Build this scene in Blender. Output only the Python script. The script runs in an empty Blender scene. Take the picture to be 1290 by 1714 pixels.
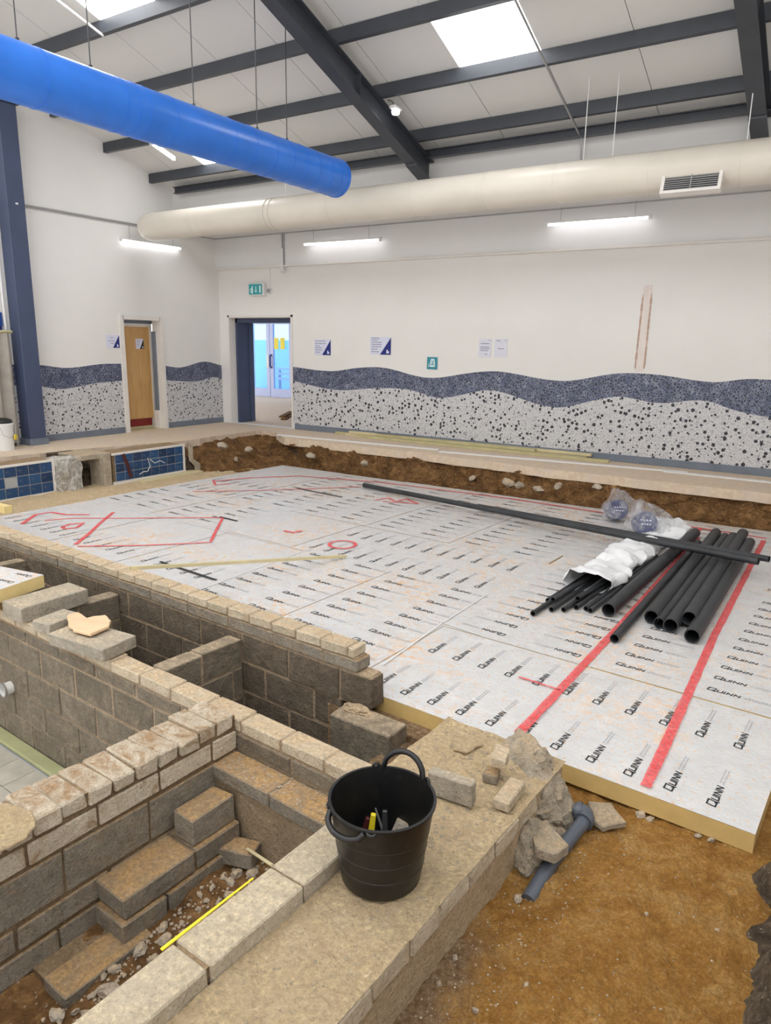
import bpy, bmesh, math, random
from mathutils import Vector, Matrix, noise
random.seed(7)
SC = bpy.context.scene
COL = SC.collection
# ------------------------------------------------------------------ camera
F_PX, H = 1191.9, 1.7
_y, _p, _r = [math.radians(v) for v in (-32.6915, 13.3094, 0.9907)]
cf = Vector((math.sin(_y)*math.cos(_p), math.cos(_y)*math.cos(_p), -math.sin(_p)))
r0 = Vector((math.cos(_y), -math.sin(_y), 0)); u0 = r0.cross(cf)
cr = r0*math.cos(_r) + u0*math.sin(_r); cu = -r0*math.sin(_r) + u0*math.cos(_r)
CP = Vector((0, 0, H))
camd = bpy.data.cameras.new('camera'); cam = bpy.data.objects.new('camera', camd); COL.objects.link(cam)
cam.matrix_world = Matrix(((cr.x, cu.x, -cf.x, 0), (cr.y, cu.y, -cf.y, 0), (cr.z, cu.z, -cf.z, H), (0, 0, 0, 1)))
camd.sensor_fit = 'HORIZONTAL'; camd.sensor_width = 36; camd.lens = F_PX/1290*36; camd.clip_end = 200
SC.camera = cam
# ------------------------------------------------------------------ world, exposure
W = bpy.data.worlds.new('sky'); SC.world = W; W.use_nodes = True
bg = W.node_tree.nodes['Background']; bg.inputs[0].default_value = (1.0, 0.99, 0.975, 1); bg.inputs[1].default_value = 1.6
SC.view_settings.view_transform = 'Standard'; SC.view_settings.look = 'None'
SC.view_settings.exposure = 0.74; SC.view_settings.gamma = 1; SC.view_settings.use_curve_mapping = False
SKY_E, TUBE_E = 5.0, 3.2
# ------------------------------------------------------------------ pixel -> place
def ray(x, y): return cf + cr*((x-645)/F_PX) - cu*((y-857)/F_PX)
def PZ(x, y, z): d = ray(x, y); return CP + d*((z-H)/d.z)
def PY(x, y, Y): d = ray(x, y); return CP + d*(Y/d.y)
def PX(x, y, X): d = ray(x, y); return CP + d*(X/d.x)
PH = math.radians(-3.43)
A_ = Vector((math.cos(PH), math.sin(PH), 0)); B_ = Vector((-math.sin(PH), math.cos(PH), 0))
def w(s, t, z=0.0): return A_*s + B_*t + Vector((0, 0, z))          # masonry frame -> world
def ST(v): return (v.dot(A_), v.dot(B_))
def PS(x, y, z): return ST(PZ(x, y, z))
# ------------------------------------------------------------------ object helpers
OFF = {}
def tag(o, label=None, cat=None, group=None, kind=None):
    if label: o['label'] = label
    if cat: o['category'] = cat
    if group: o['group'] = group
    if kind: o['kind'] = kind
    return o
def thing(name, label, cat, loc, group=None):
    o = bpy.data.objects.new(name, None); COL.objects.link(o); o.location = loc
    o.empty_display_size = .05; OFF[o.name] = Vector(loc)
    return tag(o, label, cat, group)
def link(name, me, parent=None, loc=(0, 0, 0), rotz=0, eul=None):
    o = bpy.data.objects.new(name, me); COL.objects.link(o)
    off = Vector((0, 0, 0))
    if parent is not None:
        o.parent = parent; off = OFF.get(parent.name, Vector((0, 0, 0)))
    o.location = Vector(loc) - off
    o.rotation_euler = eul if eul else (0, 0, rotz)
    OFF[o.name] = Vector(loc)
    return o
class MB:
    def __init__(s): s.v = []; s.f = []
    def add(s, vs, fs):
        n = len(s.v); s.v += [Vector(a) for a in vs]; s.f += [[n+i for i in f] for f in fs]; return s
    def box(s, lo, hi, M=None):
        x0, y0, z0 = lo; x1, y1, z1 = hi
        vs = [Vector(p) for p in ((x0,y0,z0),(x1,y0,z0),(x1,y1,z0),(x0,y1,z0),(x0,y0,z1),(x1,y0,z1),(x1,y1,z1),(x0,y1,z1))]
        if M: vs = [M @ p for p in vs]
        return s.add(vs, [(0,3,2,1),(4,5,6,7),(0,1,5,4),(1,2,6,5),(2,3,7,6),(3,0,4,7)])
    def prism(s, pts, d):
        n = len(pts); d = Vector(d); P = [Vector(p) for p in pts]
        return s.add(P + [p+d for p in P], [list(range(n))[::-1], list(range(n, 2*n))] + [(i, (i+1) % n, n+(i+1) % n, n+i) for i in range(n)])
    def quad(s, *p): return s.add(p, [list(range(len(p)))])
    def tube(s, pts, r, n=12, cap=True, r_in=0):
        P = [Vector(p) for p in pts]; rings = []
        R = r if isinstance(r, (list, tuple)) else [r]*len(P)
        ref = None
        for i, p in enumerate(P):
            d = (P[min(i+1, len(P)-1)] - P[max(i-1, 0)]).normalized()
            if ref is None: ref = d.orthogonal().normalized()
            ref = (ref - d*ref.dot(d)).normalized(); q = d.cross(ref)
            rings.append([p + (ref*math.cos(a*2*math.pi/n) + q*math.sin(a*2*math.pi/n))*R[i] for a in range(n)])
        vs = [v for rg in rings for v in rg]; fs = []
        for i in range(len(P)-1):
            for k in range(n):
                fs.append((i*n+k, i*n+(k+1) % n, (i+1)*n+(k+1) % n, (i+1)*n+k))
        if r_in:                                             # hollow pipe: inner wall and annular ends
            m = len(vs)
            for i in (0, len(P)-1):
                c = P[i]; vs += [c + (v-c)*(r_in/R[i]) for v in rings[i]]
            e = (len(P)-1)*n
            for k in range(n):
                k2 = (k+1) % n
                fs += [(k2, k, m+k, m+k2), (e+k, e+k2, m+n+k2, m+n+k), (m+k, m+n+k, m+n+k2, m+k2)]
        elif cap:
            fs += [list(range(n))[::-1], list(range((len(P)-1)*n, len(P)*n))]
        return s.add(vs, fs)
    def lathe(s, c, prof, n=32):
        c = Vector(c); vs = []; fs = []
        for r, z in prof:
            vs += [c + Vector((r*math.cos(k*2*math.pi/n), r*math.sin(k*2*math.pi/n), z)) for k in range(n)]
        for i in range(len(prof)-1):
            for k in range(n): fs.append((i*n+k, i*n+(k+1) % n, (i+1)*n+(k+1) % n, (i+1)*n+k))
        return s.add(vs, fs)
    def mesh(s, name, mat, off=Vector((0, 0, 0)), smooth=False, bevel=0):
        me = bpy.data.meshes.new(name); me.from_pydata([tuple(v-off) for v in s.v], [], s.f); me.update()
        bm = bmesh.new(); bm.from_mesh(me); bmesh.ops.recalc_face_normals(bm, faces=bm.faces)
        if bevel: bmesh.ops.bevel(bm, geom=bm.edges[:], offset=bevel, segments=1, affect='EDGES')
        bm.to_mesh(me); bm.free()
        if smooth:
            for p in me.polygons: p.use_smooth = True
            try: me.set_sharp_from_angle(angle=math.radians(38))
            except Exception: pass
        if mat: me.materials.append(M[mat])
        return me
    def build(s, name, mat, parent=None, smooth=False, bevel=0):
        off = OFF.get(parent.name, Vector((0, 0, 0))) if parent is not None else Vector((0, 0, 0))
        me = s.mesh(name, mat, off, smooth, bevel)
        o = bpy.data.objects.new(name, me); COL.objects.link(o)
        if parent is not None: o.parent = parent
        OFF[o.name] = off
        return o
    def solo(s, name, mat, label, cat, group=None, smooth=False, bevel=0):   # a one-mesh thing with its origin at its base
        lo = Vector((min(v.x for v in s.v), min(v.y for v in s.v), min(v.z for v in s.v)))
        hi = Vector((max(v.x for v in s.v), max(v.y for v in s.v), 0))
        c = Vector(((lo.x+hi.x)/2, (lo.y+hi.y)/2, lo.z))
        o = link(name, s.mesh(name, mat, c, smooth, bevel), None, c)
        return tag(o, label, cat, group)
def struct(mb, name, mat, label=None, smooth=False, bevel=0, parent=None):
    o = mb.build(name, mat, parent, smooth, bevel)
    if parent is None: o['kind'] = 'structure'
    if label: o['label'] = label
    return o
# ------------------------------------------------------------------ materials
M = {}
class N:
    def __init__(s, name):
        s.m = bpy.data.materials.new(name); s.m.use_nodes = True; s.t = s.m.node_tree
        s.b = s.t.nodes['Principled BSDF']; s.out = s.t.nodes['Material Output']; M[name] = s.m
        s._c = None
    def n(s, typ, **k):
        nd = s.t.nodes.new(typ)
        for a, v in k.items(): setattr(nd, a, v)
        return nd
    def l(s, a, b): s.t.links.new(a, b)
    def co(s, which='Object'):
        if s._c is None: s._c = s.n('ShaderNodeTexCoord')
        return s._c.outputs[which]
    def pos(s): return s.n('ShaderNodeNewGeometry').outputs['Position']
    def noise(s, scale, detail=4, rough=.55, vec=None, dist=0):
        t = s.n('ShaderNodeTexNoise'); t.inputs['Scale'].default_value = scale; t.inputs['Detail'].default_value = detail
        t.inputs['Roughness'].default_value = rough; t.inputs['Distortion'].default_value = dist
        s.l(vec or s.co(), t.inputs['Vector']); return t.outputs['Fac']
    def vor(s, scale, feat='F1', out='Distance', vec=None, rnd=1):
        t = s.n('ShaderNodeTexVoronoi', feature=feat); t.inputs['Scale'].default_value = scale; t.inputs['Randomness'].default_value = rnd
        s.l(vec or s.co(), t.inputs['Vector']); return t.outputs[out]
    def ramp(s, fac, stops):
        r = s.n('ShaderNodeValToRGB'); e = r.color_ramp.elements
        while len(e) < len(stops): e.new(.5)
        for q, (p, c) in zip(e, stops): q.position = p; q.color = (*c, 1) if len(c) == 3 else c
        s.l(fac, r.inputs[0]); return r.outputs[0]
    def mix(s, fac, a, b, mode='MIX'):
        m = s.n('ShaderNodeMix', data_type='RGBA', blend_type=mode)
        for sock, v in ((m.inputs[0], fac), (m.inputs[6], a), (m.inputs[7], b)):
            if isinstance(v, (int, float)): sock.default_value = v
            elif isinstance(v, tuple): sock.default_value = (*v, 1)
            else: s.l(v, sock)
        return m.outputs[2]
    def math(s, op, a, b=0, c=None):
        m = s.n('ShaderNodeMath', operation=op)
        for i, v in enumerate((a, b) if c is None else (a, b, c)):
            if isinstance(v, (int, float)): m.inputs[i].default_value = v
            else: s.l(v, m.inputs[i])
        return m.outputs[0]
    def mr(s, v, a, b, c=0, d=1):
        m = s.n('ShaderNodeMapRange'); s.l(v, m.inputs[0])
        for i, x in enumerate((a, b, c, d)): m.inputs[i+1].default_value = x
        return m.outputs[0]
    def bump(s, h, strength=.3, dist=.01):
        b = s.n('ShaderNodeBump'); b.inputs['Strength'].default_value = strength; b.inputs['Distance'].default_value = dist
        s.l(h, b.inputs['Height']); s.l(b.outputs[0], s.b.inputs['Normal'])
    def base(s, c):
        if isinstance(c, tuple): s.b.inputs['Base Color'].default_value = (*c, 1)
        else: s.l(c, s.b.inputs['Base Color'])
    def set(s, rough=.6, metal=0, spec=None):
        s.b.inputs['Roughness'].default_value = rough; s.b.inputs['Metallic'].default_value = metal
        if spec is not None: s.b.inputs['Specular IOR Level'].default_value = spec
        return s
def up_mask(m, lo=.6, hi=.9):                     # where loose dust can lie
    g = m.n('ShaderNodeNewGeometry'); sx = m.n('ShaderNodeSeparateXYZ'); m.l(g.outputs['Normal'], sx.inputs[0])
    return m.mr(sx.outputs[2], lo, hi)
def plain(name, c, rough=.6, metal=0, var=.06, scale=6, spec=None, bump=0):
    m = N(name).set(rough, metal, spec)
    a = tuple(max(0, x*(1-var)) for x in c); b = tuple(min(1, x*(1+var)) for x in c)
    m.base(m.ramp(m.noise(scale, 5), [(.3, a), (.7, b)]))
    if bump: m.bump(m.noise(scale*12, 3), bump, .004)
    return m
def emit(name, c, e):
    m = N(name).set(.4); m.base(c); m.b.inputs['Emission Color'].default_value = (*c, 1); m.b.inputs['Emission Strength'].default_value = e
plain('wall_white', (.82, .81, .79), .7, var=.02, scale=1.2)
plain('panel_white', (.70, .69, .67), .55, var=.025, scale=.9)
plain('fascia_white', (.74, .735, .73), .45, var=.02, scale=.8)
plain('trim_white', (.80, .77, .73), .45, var=.03)
plain('steel_navy', (.048, .054, .066), .42, var=.12, scale=3)
plain('column_navy', (.060, .080, .150), .45, var=.1, scale=2)
plain('metal_grey', (.42, .42, .43), .38, .6, var=.08)
plain('metal_dark', (.07, .07, .075), .4, .5, var=.1)
plain('skirting_grey', (.17, .20, .25), .5, var=.1, scale=5)
plain('white_plastic', (.78, .78, .77), .4, var=.03)
plain('paper_lilac', (.74, .74, .84), .6, var=.03)
plain('sign_white', (.72, .74, .90), .4, var=.02)
plain('sign_navy', (.012, .022, .20), .4, var=.1)
plain('ink_grey', (.20, .21, .28), .6)
plain('sign_teal', (.03, .26, .34), .4, var=.1)
plain('exit_green', (.02, .22, .24), .35, var=.1)
plain('exit_white', (.72, .90, .92), .35, var=.02)
plain('black', (.012, .012, .014), .5, var=.2)
plain('red_panel', (.22, .015, .015), .5)
plain('foam_yellow', (.62, .44, .17), .8, var=.08, scale=9, bump=.2)
plain('foam_pale', (.72, .56, .25), .8, var=.06, scale=9, bump=.2)
plain('ink_black', (.022, .024, .028), .5, var=.2)
plain('ink_faint', (.42, .43, .45), .5, var=.1)
plain('tape_white', (.74, .74, .74), .35, var=.04)
plain('batten', (.52, .47, .26), .6, var=.12, scale=5)
plain('batten_peach', (.70, .50, .31), .7, var=.1, scale=9)
plain('batten_light', (.64, .56, .34), .6, var=.08, scale=5)
plain('pvc_grey', (.085, .098, .122), .4, var=.12)
plain('yellow_plastic', (.85, .68, .03), .4, var=.05)
plain('green_strip', (.36, .37, .20), .5, var=.12)
plain('dark_red', (.07, .012, .014), .45)
plain('curtain', (.36, .33, .29), .85, var=.1, scale=8, bump=.2)
plain('band_blue', (.015, .06, .28), .4)
plain('cloth_white', (.82, .83, .85), .55, var=.02, scale=4)
plain('frame_bluewhite', (.50, .56, .80), .35, var=.03)
plain('annex_cyan', (.30, .72, .78), .6, var=.06)
plain('annex_blue', (.30, .42, .66), .6, var=.1, scale=2)
plain('annex_white', (.66, .72, .86), .6, var=.05)
plain('bench_blue', (.10, .22, .45), .5, var=.1)
plain('fitting_blue', (.012, .022, .13), .35, var=.15)
plain('grille_dark', (.03, .03, .035), .5)
plain('duct_cream', (.70, .655, .575), .33, var=.05, scale=2)
emit('skylight', (1.0, 1.0, 1.0), SKY_E)
emit('tube_glow', (.97, .96, 1.0), TUBE_E)
emit('exit_glow', (.02, .22, .24), .25)
m = plain('duct_blue', (.028, .175, .68), .32, var=.10, scale=3)
m = N('wood_door').set(.45)
t = m.n('ShaderNodeMapping'); t.inputs['Scale'].default_value = (9, 9, .7); m.l(m.co(), t.inputs[0])
m.base(m.ramp(m.noise(2.2, 6, .6, t.outputs[0], 1.2), [(.25, (.50, .27, .09)), (.55, (.63, .38, .15)), (.8, (.70, .45, .20))]))
m = N('foil').set(.42, .25)
d1 = m.noise(1.3, 5, .62, m.pos()); d2 = m.noise(17, 4, .6, m.pos())
dust = m.math('MULTIPLY', m.mr(d1, .46, .64), m.mr(d2, .46, .60))
spk = m.mr(m.noise(42, 2, .5, m.pos()), .635, .67)
dust = m.math('MAXIMUM', m.math('MULTIPLY', dust, .68), m.math('MULTIPLY', spk, .6))
m.base(m.mix(dust, m.ramp(m.noise(9, 5, .6, m.pos()), [(.3, (.655, .655, .66)), (.7, (.755, .755, .755))]), (.66, .37, .14)))
wr = m.noise(16, 6, .65, m.pos(), 1.6); m.bump(wr, .38, .02)
m.l(m.mr(dust, 0, .6, .40, .85), m.b.inputs['Roughness']); m.l(m.mr(dust, 0, .5, .25, 0), m.b.inputs['Metallic'])
def masonry(name, c0, c1, dustc=(.64, .48, .31), dlo=.40, dhi=.60, face=.25, bump=.8, upmin=.30):
    m = N(name).set(.9, spec=.25); P = m.pos()
    oi = m.n('ShaderNodeObjectInfo').outputs['Random']
    off = m.n('ShaderNodeVectorMath', operation='ADD'); m.l(P, off.inputs[0])
    cb = m.n('ShaderNodeCombineXYZ'); m.l(m.math('MULTIPLY', oi, 37), cb.inputs[0]); m.l(m.math('MULTIPLY', oi, 11), cb.inputs[2]); m.l(cb.outputs[0], off.inputs[1]); Q = off.outputs[0]
    a = m.ramp(m.noise(9, 8, .72, Q, .4), [(.30, c0), (.68, c1)])
    a = m.mix(m.mr(oi, 0, 1, 0, .30), a, tuple(x*.62 for x in c0))
    a = m.mix(m.mr(m.noise(85, 4, .7, Q), .52, .66, 0, .6), a, tuple(x*.45 for x in c0))
    a = m.mix(m.mr(m.noise(48, 3, .6, Q), .62, .72, 0, .5), a, tuple(min(1, x*1.35) for x in c1))
    st = m.mr(m.noise(5.5, 7, .7, Q, 1.6), dlo+.10, dhi+.06, 0, face)
    up = m.math('MULTIPLY', up_mask(m), m.mr(m.noise(7, 7, .72, Q, .9), dlo, dhi, upmin, .95))
    m.base(m.mix(m.math('MAXIMUM', up, st), a, m.mix(m.mr(m.noise(48, 7, .75, Q), .32, .66), tuple(x*.55 for x in dustc), tuple(min(1, x*1.28) for x in dustc))))
    h = m.math('ADD', m.noise(42, 8, .74, P), m.math('MULTIPLY', m.noise(11, 5, .65, P, .8), 1.6)); m.bump(h, bump, .03)
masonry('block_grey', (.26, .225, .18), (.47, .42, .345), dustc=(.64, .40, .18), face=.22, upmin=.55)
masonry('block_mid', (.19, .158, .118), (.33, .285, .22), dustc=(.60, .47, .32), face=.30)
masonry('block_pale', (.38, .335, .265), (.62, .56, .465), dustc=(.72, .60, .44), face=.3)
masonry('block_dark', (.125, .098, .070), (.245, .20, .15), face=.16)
masonry('block_dusty', (.54, .46, .34), (.82, .72, .57), dustc=(.82, .66, .46), face=.5)
masonry('brick_cream', (.62, .51, .36), (.88, .77, .60), dustc=(.76, .57, .36), face=.5)
masonry('brick_stained', (.66, .55, .41), (.92, .82, .66), dustc=(.47, .30, .165), dlo=.445, dhi=.60, face=.80, upmin=0)
masonry('mortar', (.21, .14, .08), (.36, .255, .155), dustc=(.48, .34, .20))
masonry('mortar_tan', (.40, .295, .195), (.56, .43, .30), dustc=(.62, .47, .31))
masonry('screed', (.64, .45, .27), (.90, .72, .49), dustc=(.86, .62, .37), bump=1)
masonry('lump_concrete', (.44, .37, .28), (.76, .67, .53), dustc=(.74, .56, .36), bump=1)
masonry('stone', (.42, .35, .27), (.80, .71, .59), dustc=(.70, .52, .34), face=.4)
masonry('plaster_patch', (.38, .28, .18), (.56, .44, .30), face=.3)
m = N('deck').set(.8)
P = m.pos()
m.base(m.mix(m.mr(m.noise(3, 6, .65, P), .45, .65), m.ramp(m.noise(14, 5, .6, P), [(.3, (.60, .46, .33)), (.7, (.76, .63, .48))]), (.64, .53, .43)))
m.bump(m.noise(30, 5, .6, P), .4, .01)
def earth(name, stops, bump=.9, sc=5, cl=22):
    m = N(name).set(.95, spec=.15); P = m.pos()
    c = m.ramp(m.noise(sc, 9, .74, P, .7), stops)
    c = m.mix(m.mr(m.vor(cl, vec=P), .0, .5, .35, 0), c, tuple(x*.4 for x in stops[0][1]))
    c = m.mix(m.mr(m.noise(55, 2, .5, P), .66, .7, 0, .5), c, (.60, .52, .42))
    m.base(c); m.bump(m.math('ADD', m.noise(26, 7, .72, P), m.math('MULTIPLY', m.vor(34, vec=P), .6)), bump, .03)
earth('soil', [(.28, (.055, .030, .016)), (.5, (.20, .105, .042)), (.72, (.42, .24, .10))])
earth('soil_dark', [(.28, (.035, .025, .018)), (.5, (.11, .082, .056)), (.72, (.27, .21, .15))], 1.0, 9, 16)
m = N('sand').set(.95, spec=.1); P = m.pos()
c = m.ramp(m.noise(6, 8, .72, P, .6), [(.28, (.44, .195, .042)), (.5, (.74, .385, .105)), (.70, (.92, .58, .23))])
cg = m.ramp(m.noise(30, 6, .7, P), [(.32, (.30, .17, .085)), (.5, (.56, .37, .21)), (.70, (.82, .62, .43))])
sp = m.n('ShaderNodeSeparateXYZ'); m.l(P, sp.inputs[0])
edge = m.math('SUBTRACT', m.math('ADD', sp.outputs[0], m.math('MULTIPLY', sp.outputs[1], .42)), m.math('MULTIPLY', m.noise(2.2, 6, .7, P), .9))
c = m.mix(m.mr(m.noise(75, 4, .7, P), .40, .58, .40, 0), c, (.30, .13, .032)); c = m.mix(m.mr(m.noise(52, 3, .6, P), .58, .70, 0, .5), c, (.86, .60, .30))
m.base(m.mix(m.mr(edge, -.66, -.44, 1, 0), c, m.mix(m.mr(m.noise(80, 3, .7, P), .42, .6, .5, 0), cg, (.26, .16, .09))))
m.bump(m.math('ADD', m.noise(24, 8, .75, P, .8), m.math('MULTIPLY', m.noise(90, 3, .6, P), .5)), 1.0, .07)
m = N('mosaic_field').set(.45); P = m.pos()
vc = m.n('ShaderNodeTexVoronoi', feature='F1'); vc.inputs['Scale'].default_value = 15; m.l(P, vc.inputs[0])
sr = m.n('ShaderNodeSeparateColor'); m.l(vc.outputs['Color'], sr.inputs[0])
rad = m.mr(sr.outputs[0], 0.0, 1, .13, .42)
big = m.math('LESS_THAN', vc.outputs['Distance'], rad)
v2 = m.n('ShaderNodeTexVoronoi', feature='F1'); v2.inputs['Scale'].default_value = 34; m.l(P, v2.inputs[0])
s2 = m.n('ShaderNodeSeparateColor'); m.l(v2.outputs['Color'], s2.inputs[0])
sm = m.math('LESS_THAN', v2.outputs['Distance'], m.mr(s2.outputs[1], .30, 1, 0, .42))
gro = m.mr(m.vor(34, 'DISTANCE_TO_EDGE', vec=P), .02, .12, 1, 0)
c = m.mix(m.math('MULTIPLY', gro, .75), (.70, .70, .715), (.30, .31, .34))
c = m.mix(m.math('MULTIPLY', sm, .72), c, (.10, .11, .15)); c = m.mix(big, c, (.028, .030, .045)); m.base(c)
m = N('mosaic_band').set(.4); P = m.pos()
vc = m.n('ShaderNodeTexVoronoi', feature='F1'); vc.inputs['Scale'].default_value = 27; m.l(P, vc.inputs[0])
sr = m.n('ShaderNodeSeparateColor'); m.l(vc.outputs['Color'], sr.inputs[0])
gro = m.mr(m.vor(27, 'DISTANCE_TO_EDGE', vec=P), .03, .15, 1, 0)
c = m.ramp(sr.outputs[0], [(.0, (.020, .028, .062)), (.6, (.046, .062, .125)), (1, (.085, .108, .20))])
c = m.mix(m.math('MULTIPLY', gro, m.mr(m.noise(6, 3, .5, P), .35, .65, .25, .9)), c, (.34, .36, .44))
c = m.mix(m.math('LESS_THAN', vc.outputs['Distance'], m.mr(sr.outputs[1], .55, 1, 0, .4)), c, (.012, .013, .022)); m.base(c)
m = N('tile_blue').set(.22); oi = m.n('ShaderNodeObjectInfo').outputs['Random']
m.base(m.mix(m.mr(m.noise(9, 5, .7), .60, .72, 0, .6), m.ramp(oi, [(0, (.008, .035, .10)), (.6, (.012, .06, .17)), (1, (.02, .085, .21))]), (.35, .33, .30)))
plain('grout', (.42, .43, .44), .8, var=.1)
plain('pool_tile', (.40, .375, .32), .5, var=.15, scale=7)
m = N('spray_red').set(.7); P = m.pos()
m.base(m.ramp(m.noise(25, 4, .6, P), [(.3, (.70, .055, .06)), (.7, (.84, .16, .16))]))
tr = m.n('ShaderNodeBsdfTransparent'); mx = m.n('ShaderNodeMixShader'); m.l(m.mr(m.noise(60, 3, .6, P), .32, .56, .35, .95), mx.inputs[0])
m.l(tr.outputs[0], mx.inputs[1]); m.l(m.b.outputs[0], mx.inputs[2]); m.l(mx.outputs[0], m.out.inputs[0])
def film(name, c, fac, rough, sc=7):
    m = N(name).set(rough); m.base(c)
    tr = m.n('ShaderNodeBsdfTransparent'); mx = m.n('ShaderNodeMixShader')
    m.l(m.mr(m.noise(sc, 3, .6, m.pos(), 1.5), .35, .65, fac*.45, min(1, fac*1.7)), mx.inputs[0])
    m.l(tr.outputs[0], mx.inputs[1]); m.l(m.b.outputs[0], mx.inputs[2]); m.l(mx.outputs[0], m.out.inputs[0])
    m.bump(m.noise(11, 3, .6, m.pos(), 2), .7, .05)
film('film_clear', (.80, .81, .84), .24, .18)
film('film_cloudy', (.66, .64, .60), .72, .3)
m = N('glass').set(.05); tr = m.n('ShaderNodeBsdfTransparent'); mx = m.n('ShaderNodeMixShader'); mx.inputs[0].default_value = .18
tr.inputs[0].default_value = (.62, .80, 1, 1); m.base((.7, .85, .95)); m.l(tr.outputs[0], mx.inputs[1]); m.l(m.b.outputs[0], mx.inputs[2]); m.l(mx.outputs[0], m.out.inputs[0])
m = N('pipe_black').set(.5); P = m.co()
m.base(m.ramp(m.noise(5, 5, .6, m.pos()), [(.3, (.018, .020, .023)), (.7, (.040, .043, .048))]))
m = N('rubber_black').set(.38); P = m.pos()
m.base(m.mix(m.mr(m.noise(20, 6, .7, P), .58, .72, 0, .16), m.ramp(m.noise(7, 5, .6, P), [(.3, (.004, .004, .005)), (.7, (.011, .0105, .010))]), (.13, .11, .09)))
m.bump(m.noise(26, 4, .6, P), .12, .01)
# ------------------------------------------------------------------ setting: hall shell
D, XL = 11.01, -11.244
RM, RY, RZ = -0.336, 9.6, 4.40
def roof(y, off=0): return RZ + RM*(y-RY) + off        # underside of the purlins (off=0), ceiling sheets at +.15
CE = .15
def PR(x, y, off=0):
    d = ray(x, y); k = (roof(0, off) - CP.z)/(d.z - RM*d.y); return CP + d*k
YB = 9.90                                                # bulkhead above the lower bay
XR, YF = 3.2, 4.3  # right limit; roof edge, left open beyond it out of view for top light
# back wall with the doorway
OX0, OX1, OZ = -10.98, -9.31, 2.17
mb = MB().box((XL-.2, D, -.6), (OX0, D+.2, 3.72)).box((OX1, D, -.6), (XR, D+.2, 3.72)).box((OX0, D, OZ), (OX1, D+.2, 3.72)).box((OX0, D, -.6), (OX1, D+.2, 0))
wall_back = struct(mb, 'wall_back', 'wall_white')
# left wall with the door opening, gable above
DY0, DY1, DZ = 8.60, 9.44, 2.06
mb = MB()
for poly in ([(-4, -.6), (DY0, -.6), (DY0, roof(DY0, CE)), (YF, roof(YF, CE)), (-4, roof(YF, CE))], [(DY1, -.6), (D+.2, -.6), (D+.2, roof(D+.2, CE)), (DY1, roof(DY1, CE))],
             [(DY0, DZ), (DY1, DZ), (DY1, roof(DY1, CE)), (DY0, roof(DY0, CE))], [(DY0, -.6), (DY1, -.6), (DY1, -.02), (DY0, -.02)]):
    mb.prism([(XL, a, b) for a, b in poly], (-.2, 0, 0))
wall_left = struct(mb, 'wall_left', 'wall_white')
# bulkhead, soffit and fascia over the far bay
struct(MB().box((XL, YB, 3.72), (XR, YB+.1, roof(YB, CE))), 'wall_bulkhead', 'fascia_white')
struct(MB().box((XL, YB, 3.70), (XR, D, 3.76)), 'ceiling_soffit', 'panel_white')
fas = MB().box((XL, D-.07, 3.105), (XR, D, 3.70))
struct(fas, 'trim_1', 'fascia_white')
struct(MB().box((XL, D-.10, 3.095), (XR, D, 3.12)), 'trim_2', 'trim_white')
struct(MB().box((XL, D-.10, 3.685), (XR, D-.05, 3.715)), 'trim_3', 'metal_grey')
struct(MB().tube([(XL+.03, -1, 3.70), (XL+.03, D-.1, 3.70)], .018, 8), 'trim_4', 'metal_grey')
struct(MB().box((XR, -4, -.6), (XR+.2, D+.2, 6.2)), 'wall_right_unseen', 'wall_white')  # unseen side of the hall, put in to hold back stray side and frontal light
struct(MB().box((XL-.2, -4.2, -.6), (XR+.2, -4, 6.2)), 'wall_front_unseen', 'wall_white')  # unseen wall behind the camera, added to reduce frontal light
# ceiling: backing deck, separate lining panels, skylights
ceil = struct(MB().prism([(XL-.2, YF, roof(YF, CE+.05)), (XR, YF, roof(YF, CE+.05)), (XR, YB+.1, roof(YB+.1, CE+.05)), (XL-.2, YB+.1, roof(YB+.1, CE+.05))], (0, 0, .04)), 'ceiling', 'panel_white')
PU = [4.58, 5.56, 6.53, 7.52, 8.47, 9.40]
k1, k2 = PR(743, 45, CE), PR(912, 105, CE)
PW = 1.02; X0 = k2.x - PW + .02
def panel(x0, x1, y0, y1, name='panel', mat='panel_white', up=.0):
    g = .004
    return MB().prism([(x0+g, y0, roof(y0, CE+up)), (x1-g, y0, roof(y0, CE+up)), (x1-g, y1, roof(y1, CE+up)), (x0+g, y1, roof(y1, CE+up))], (0, 0, .045))
sk = {}                                                  # strip -> bays that are rooflights
nst = lambda x: math.floor((x - X0)/PW)
for (px, py, bay) in ((830, 75, (7.52, 8.47)), (190, 10, (5.56, 6.53))):
    q = PR(px, py, CE); sk.setdefault(nst(q.x), []).append(bay)
for i in range(nst(XL)+0, nst(XR)+1):                    # more rooflights of the same row pattern up the slope
    if (i - nst(k1.x+.3)) % 4 == 0: pass
for i in range(nst(XL), nst(XR)+1):
    x0, x1 = max(XL, X0+i*PW), min(XR, X0+(i+1)*PW)
    if x1-x0 < .05: continue
    ys = YF
    for a, b in sorted(sk.get(i, [])):
        o = panel(x0, x1, ys, a).build('panel', 'panel_white', ceil)
        ys = b
        fr = panel(x0, x1, a, b, up=.012)
        so = fr.solo('skylight', 'skylight', {(7.52, 8.47): 'large bright square skylight in white ceiling beside the dark rafter', (5.56, 6.53): 'bright skylight above the blue duct near ceiling conduit',
              (8.47, 9.40): 'bright skylight sliver behind the blue duct near left gable'}.get((a, b), 'bright skylight panel high up the roof slope'), 'skylight', 'skylights' if (a, b) == (3.60, 4.58) else None)
    panel(x0, x1, ys, YB).build('panel', 'panel_white', ceil)
sa, sb = PR(332, 268, CE).x, PR(332, 268, CE).x+1.0
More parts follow.
